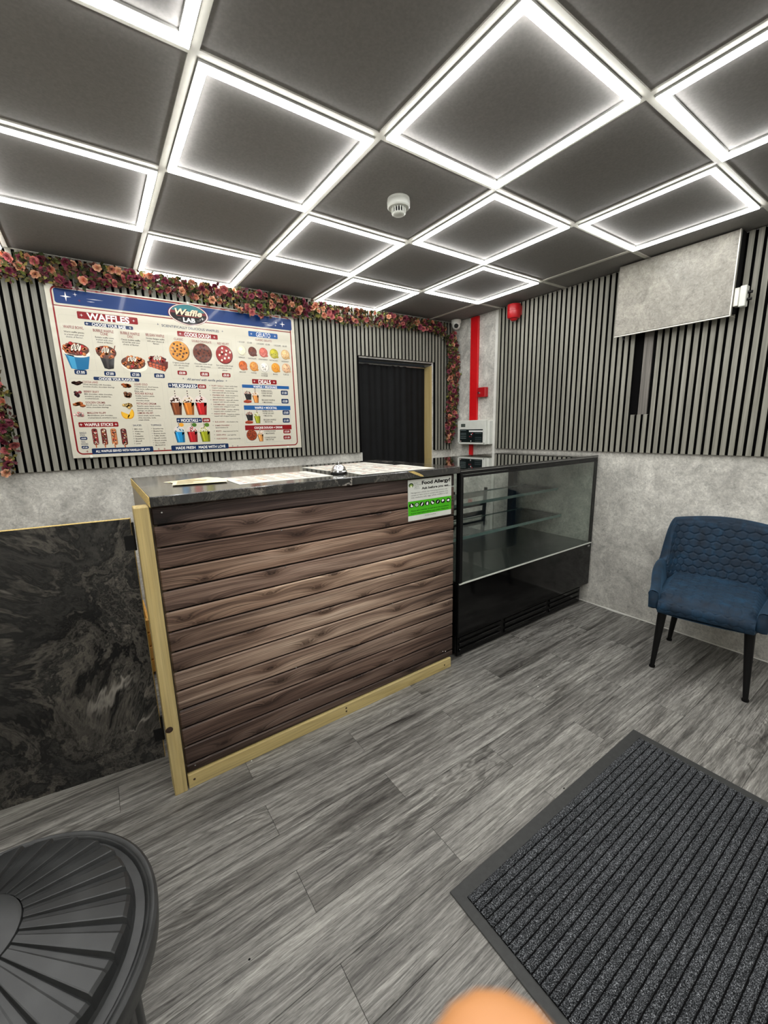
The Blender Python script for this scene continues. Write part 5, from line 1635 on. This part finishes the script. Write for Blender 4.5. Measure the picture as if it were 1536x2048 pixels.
def shell_pt(s, v, side):
    """v 0..1 up the wall; side 0 outer, 1 inner"""
    hw = 0.282 + 0.004 * v
    fr_ = 0.262
    (x, y), (nx, ny) = ucurve(s, hw, -0.26, fr_)
    z = ZB0 + (top_h(s) - ZB0) * v
    lean = -0.23 * max(0.0, z - 0.45) * smooth(0.55, 0.1, abs(s))
    flare = 0.28 * max(0.0, z - 0.45)
    x += lean - nx * 0.0
    y += (1 if y > 0 else -1) * flare * min(1.0, abs(y) / 0.2) * 0.5
    taper = 0.035 * smooth(0.55, 1.0, abs(s))
    y -= (1 if y > 0 else -1) * taper
    th = THK
    if side == 1:
        x += nx * th; y += ny * th
    return Vector((x, y, z))
NS, NV = 420, 110
def inner(u, v):
    s = u * 2 - 1
    vv = 0.1 + 0.88 * v
    p = shell_pt(s, vv, 1)
    z = p.z
    quilt = smooth(0.50, 0.42, abs(s)) * smooth(0.0, 0.08, v) * smooth(1.0, 0.95, v)
    h = hexh(s * 0.746, z - 0.3, 0.046)
    (x, y), (nx, ny) = ucurve(s, 0.28, -0.26, 0.262)
    d = 0.006 * h * quilt
    return p + Vector((nx * d, ny * d, 0))
sh = MB()
sh.grid(inner, NS, NV)
# rounded rim from the inner top over to the outer top
def rim(u, v):
    s = u * 2 - 1
    a, b = shell_pt(s, 0.98, 1), shell_pt(s, 0.98, 0)
    t = v * math.pi
    m_ = (a + b) / 2
    return m_ + (a - m_) * math.cos(t) + Vector((0, 0, 0.020)) * math.sin(t)
sh.grid(rim, NS, 8)
sh.grid(lambda u, v: shell_pt(u * 2 - 1, 0.98 * (1 - v), 0), NS, 20)
def bottom_shell(u, v):
    s = u * 2 - 1
    a, b = shell_pt(s, 0.0, 0), shell_pt(s, 0.1, 1)
    t = v * math.pi / 2
    return Vector((a.x + (b.x - a.x) * v, a.y + (b.y - a.y) * v, a.z + (b.z - a.z) * v - 0.008 * math.sin(v * math.pi)))
sh.grid(bottom_shell, NS, 5)
for s in (-1.0, 1.0):          # arm fronts, rounded
    def cap_(u, v, s=s):
        vv = 0.98 * v
        a, b = shell_pt(s, vv, 0), shell_pt(s, max(0.1, vv) if True else vv, 1)
        m_ = (a + b) / 2
        t = u * math.pi
        off = Vector((0.02, 0, 0)) * math.sin(t) * (0.55 + 0.45 * math.sin(math.pi * min(1, v * 1.0)))
        top = Vector((0, 0, 0.020)) * math.sin(t) * (1 if v > 0.98 else 0)
        return m_ + (a - m_) * math.cos(t) + off + top
    sh.grid(cap_, 8, 14, flip=(s < 0))
    # close the little lid above the rounded front
sho = sh.build('backrest', M['velvet'], chair, local=True)
def seat_top(u, v):
    x = -0.20 + 0.475 * u
    wv = 0.222 + 0.010 * (1 - u) - 0.022 * smooth(0.85, 1.0, u)
    y = (v * 2 - 1) * wv
    edge = smooth(0.0, 0.10, v) * smooth(1.0, 0.90, v) * smooth(1.0, 0.90, u)
    crown = 0.018 * (1 - (v * 2 - 1) ** 2) * (1 - (u - 0.45) ** 2)
    z = 0.440 + 0.026 * edge + crown + 0.005 * hexh(x + 0.01, y, 0.047) * edge
    front = 0.02 * (1 - (v * 2 - 1) ** 2) * smooth(0.5, 1, u)
    return Vector((x + front, y, z))
st_ = MB()
st_.grid(seat_top, 170, 160)
def seat_front(u, v):
    p = seat_top(1.0, u)
    t = v * math.pi / 2
    bul = 0.012 * math.sin(v * math.pi)
    q = 0.0035 * hexh(p.y, v * 0.07 + 0.012, 0.047) * smooth(0, .15, v)
    return Vector((p.x + bul + q, p.y, p.z - 0.068 * v))
st_.grid(seat_front, 100, 24, flip=True)
st_.grid(lambda u, v: Vector((seat_top(0, 0).x + (seat_front(v, 1).x - seat_top(0, 0).x) * u, (v * 2 - 1) * 0.2, 0.372 if u > 0.02 else 0.44)), 20, 20, flip=True)
for sgn in (0, 1):
    st_.grid(lambda u, v, sgn=sgn: Vector((seat_top(u, sgn).x, seat_top(u, sgn).y, seat_top(u, sgn).z - 0.068 * v)), 20, 4, flip=(sgn == 1))
st_.build('seat', M['velvet'], chair, local=True)
MB().cham(-0.21, 0.235, -0.205, 0.205, 0.352, 0.3715, 0.004).build('seat_frame', M['black_satin'], chair, local=True)
feet = ((1.541, -0.447, 1), (1.954, -0.377, -1), (1.577, -0.862, 1), (2.035, -0.765, -1))
for fx, fy, fwd in feet:
    f = c_loc(fx, fy)
    topx = 0.205 if fwd > 0 else -0.16
    topy = (0.185 if f.y > 0 else -0.185)
    if fwd < 0:
        topy *= 0.85
    lg = MB().tube((topx, topy, 0.353), (f.x, f.y, 0.012), 0.0225, 0.0115, 16).build('leg', M['black_satin'], chair, local=True)
    MB().lathe([(0.0, 0.0), (0.0145, 0.0), (0.0155, 0.006), (0.0145, 0.012), (0.0, 0.014)], 14, (f.x, f.y, 0)).build('foot_cap', M['black_matt'], lg, local=True)

# ================================================================ DOOR MAT
mat_ = thing('ribbed_doormat', 'large charcoal ribbed doormat with a black rubber border', 'doormat', (0.3375, -1.05, 0))
mx0, mx1, my0, my1 = -0.246, 0.92, -1.52, -0.628
MB().cham(mx0, mx1, my0, my1, 0.0003, 0.004, 0.0018).build('rubber_border', M['rubber'], mat_)
ix0, ix1, iy0, iy1 = -0.213, 0.880, -1.475, -0.670
MB().box(ix0, ix1, iy0, iy1, 0.0041, 0.0046).build('backing', M['carpet_base'], mat_)
def ribm():
    mb = MB()
    n, L_ = 170, ix1 - ix0
    q = random.Random(5)
    prof = [(-0.0106, 0.0), (-0.0098, 0.0030), (-0.0055, 0.0044), (0.0, 0.0048), (0.0055, 0.0044), (0.0098, 0.0030), (0.0106, 0.0)]
    vs = []
    for i in range(n + 1):
        for (yy, zz) in prof:
            j = 0.0019 if 0 < zz else 0.0
            vs.append((-L_ / 2 + L_ * i / n, yy + q.uniform(-j, j), zz + q.uniform(-j, j) * 0.6))
    fs = []
    m = len(prof)
    for i in range(n):
        for k in range(m - 1):
            fs.append((i * m + k, (i + 1) * m + k, (i + 1) * m + k + 1, i * m + k + 1))
    fs = [f[::-1] for f in fs]
    mb.add(vs, fs, None, True)
    o = mb.build('rib', M['carpet'])
    me = o.data
    bpy.data.objects.remove(o)
    return me
rme = ribm()
k = 0
yy = iy1 - 0.0115
while yy > iy0 + 0.005:
    inst('rib', rme, mat_, ((ix0 + ix1) / 2, yy, 0.0045), (0, 0, math.pi * (k % 2)))
    yy -= 0.0250
    k += 1

# ================================================================ BLACK ROUND STOOL TABLE
tb = thing('garden_table', 'round black plastic side table with stepped radial segments', 'side table', (-1.262, -0.482, 0))
tc = (-1.262, -0.482, 0)
NSEG = 27
hubz = 0.546
MB().lathe([(0.0, hubz + 0.004), (0.05, hubz + 0.003), (0.078, hubz), (0.084, hubz - 0.003), (0.086, hubz - 0.012)], 48, tc).build('hub', M['plastic_black'], tb)
ru = MB()
ru.lathe([(0.08, hubz - 0.022), (0.245, 0.462), (0.252, 0.448), (0.268, 0.446), (0.272, 0.4525), (0.2745, 0.4535), (0.277, 0.4515), (0.279, 0.4535), (0.286, 0.454), (0.291, 0.450), (0.292, 0.44), (0.289, 0.405), (0.284, 0.400), (0.280, 0.41)], 72, tc)
ru.build('rim', M['plastic_black'], tb)
seg = MB()
da = 2 * math.pi / NSEG
def sp_(r, f, z):
    return (r * math.cos(da * (f - 0.5)), r * math.sin(da * (f - 0.5)), z)
r0_, r1_ = 0.0862, 0.246
def zc(r):
    return hubz - 0.006 - (r - 0.085) * (hubz - 0.006 - 0.484) / (0.246 - 0.085)
st = 0.010
prof = ((0.0, 0.004 - st), (0.06, 0.004), (0.10, 0.0048), (0.62, 0.001), (0.70, -0.0015), (0.94, -0.004), (1.0, -0.006))
rs = (r0_, 0.13, 0.19, r1_ - 0.006, r1_, r1_ + 0.003)
vs, fs = [], []
for ir, r in enumerate(rs):
    for f, dz in prof:
        zz = zc(min(r, r1_)) + dz * (0.35 + 0.65 * (r - r0_) / (r1_ - r0_))
        if ir == 4:
            zz -= 0.004
        if ir == 5:
            zz = 0.447
        vs.append(sp_(r, f, zz))
m = len(prof)
for i in range(len(rs) - 1):
    for k in range(m - 1):
        fs.append((i * m + k, (i + 1) * m + k, (i + 1) * m + k + 1, i * m + k + 1))
seg.add(vs, fs, None, False)
o = seg.build('segment', M['plastic_black'])
seg_me = o.data
bpy.data.objects.remove(o)
for k in range(NSEG):
    inst('segment', seg_me, tb, tc, (0, 0, da * k + 0.06))
for k in range(4):
    t = math.radians(-35 + 90 * k)
    ca, sa = math.cos(t), math.sin(t)
    lg = MB()
    for off in (-0.028, 0.028):
        pt = [Vector((-1.262 + ca * r - sa * off, -0.482 + sa * r + ca * off, z)) for r, z in ((0.255, 0.415), (0.262, 0.0))]
        lg.tube(pt[0], pt[1], 0.016, 0.013, 8)
    pt0 = Vector((-1.262 + ca * 0.255, -0.482 + sa * 0.255, 0.41)); pt1 = Vector((-1.262 + ca * 0.262, -0.482 + sa * 0.262, 0.0))
    lg.tube(pt0, pt1, 0.022, 0.018, 8)
    lg.build('leg', M['plastic_black'], tb)

# ================================================================ BITS ON THE FLOOR
def crumb(name, label, u, v, r, mat, seed):
    p = on_plane(u, v, 2, 0.0)
    q = random.Random(seed)
    mb = MB()
    n = 7
    ringp = [(math.cos(6.283 * i / n) * r * q.uniform(0.6, 1.2), math.sin(6.283 * i / n) * r * q.uniform(0.5, 0.9)) for i in range(n)]
    vs = [(p.x + a, p.y + b, 0.0002) for a, b in ringp] + [(p.x + a * 0.6, p.y + b * 0.6, r * 0.7) for a, b in ringp]
    mb.add(vs, [(i, (i + 1) % n, n + (i + 1) % n, n + i) for i in range(n)] + [tuple(range(n, 2 * n))], None, True)
    tag(mb.build(name, mat), label, 'debris')
crumb('rubber_crumb', 'tiny black crumb on the bare grey planks between table and doormat', 499, 1919, 0.004, M['black_matt'], 1)
crumb('rubber_crumb', 'tiny black crumb on the floor beside the doormat border', 1128, 1577, 0.004, M['black_matt'], 2)
crumb('paint_chip', 'tiny white chip on the floor by the timber kickboard', 503, 1522, 0.004, M['white_plastic'], 3)
crumb('paint_chip', 'tiny white chip on the floor in front of the display fridge', 1076, 1373, 0.005, M['white_plastic'], 4)

# ================================================================ THE HAND AT THE LENS
def cs(r, d, f):
    return CAM + RIGHT * r + DOWN * d + FWD * f
HV, HE, HR = [], [], []
def hv(p, r, prev=None):
    HV.append(cs(*p)); HR.append(r)
    if prev is not None:
        HE.append((prev, len(HV) - 1))
    return len(HV) - 1
elbow = hv((0.06, 0.50, -0.06), 0.040)
fore = hv((0.05, 0.40, -0.02), 0.034, elbow)
wrist = hv((0.036, 0.30, 0.012), 0.025, fore)
palm = hv((0.036, 0.255, 0.024), 0.030, wrist)
palm2 = hv((0.040, 0.215, 0.030), 0.028, palm)
for pts_ in (((0.022, 0.172, 0.034, 0.0125), (0.021, 0.130, 0.050, 0.0105), (0.018, 0.094, 0.056, 0.0105), (0.0141, 0.0692, 0.050, 0.0148)),
             ((0.043, 0.170, 0.032, 0.0125), (0.044, 0.128, 0.048, 0.0105), (0.045, 0.106, 0.036, 0.0098), (0.045, 0.100, 0.020, 0.0088)),
             ((0.063, 0.177, 0.028, 0.0120), (0.066, 0.138, 0.044, 0.0100), (0.066, 0.118, 0.033, 0.0092), (0.065, 0.113, 0.018, 0.0084)),
             ((0.080, 0.189, 0.022, 0.0110), (0.085, 0.157, 0.036, 0.0090), (0.085, 0.141, 0.028, 0.0082), (0.084, 0.136, 0.015, 0.0074))):
    pv = palm2
    for (r_, d_, f_, rad_) in pts_:
        pv = hv((r_, d_, f_), rad_, pv)
pv = hv((0.006, 0.235, 0.030), 0.017, palm)
pv = hv((-0.016, 0.205, 0.036), 0.0125, pv)
pv = hv((-0.026, 0.172, 0.040), 0.0105, pv)
hm = bpy.data.meshes.new('hand')
hm.from_pydata(HV, HE, [])
hm.materials.append(M['skin'])
hand = bpy.data.objects.new('hand', hm)
link(hand)
md = hand.modifiers.new('skin', 'SKIN')
md.use_smooth_shade = True
bm_ = bmesh.new(); bm_.from_mesh(hm)
lay = bm_.verts.layers.skin.verify()
for v_, r_ in zip(bm_.verts, HR):
    v_[lay].radius = (r_, r_)
bm_.verts.ensure_lookup_table()
bm_.verts[wrist][lay].use_root = True
bm_.to_mesh(hm); bm_.free()
sd_ = hand.modifiers.new('subdivision', 'SUBSURF')
sd_.levels = 2; sd_.render_levels = 2
tag(hand, 'bare hand of the photographer with one raised fingertip, held above the doormat corner', 'hand')
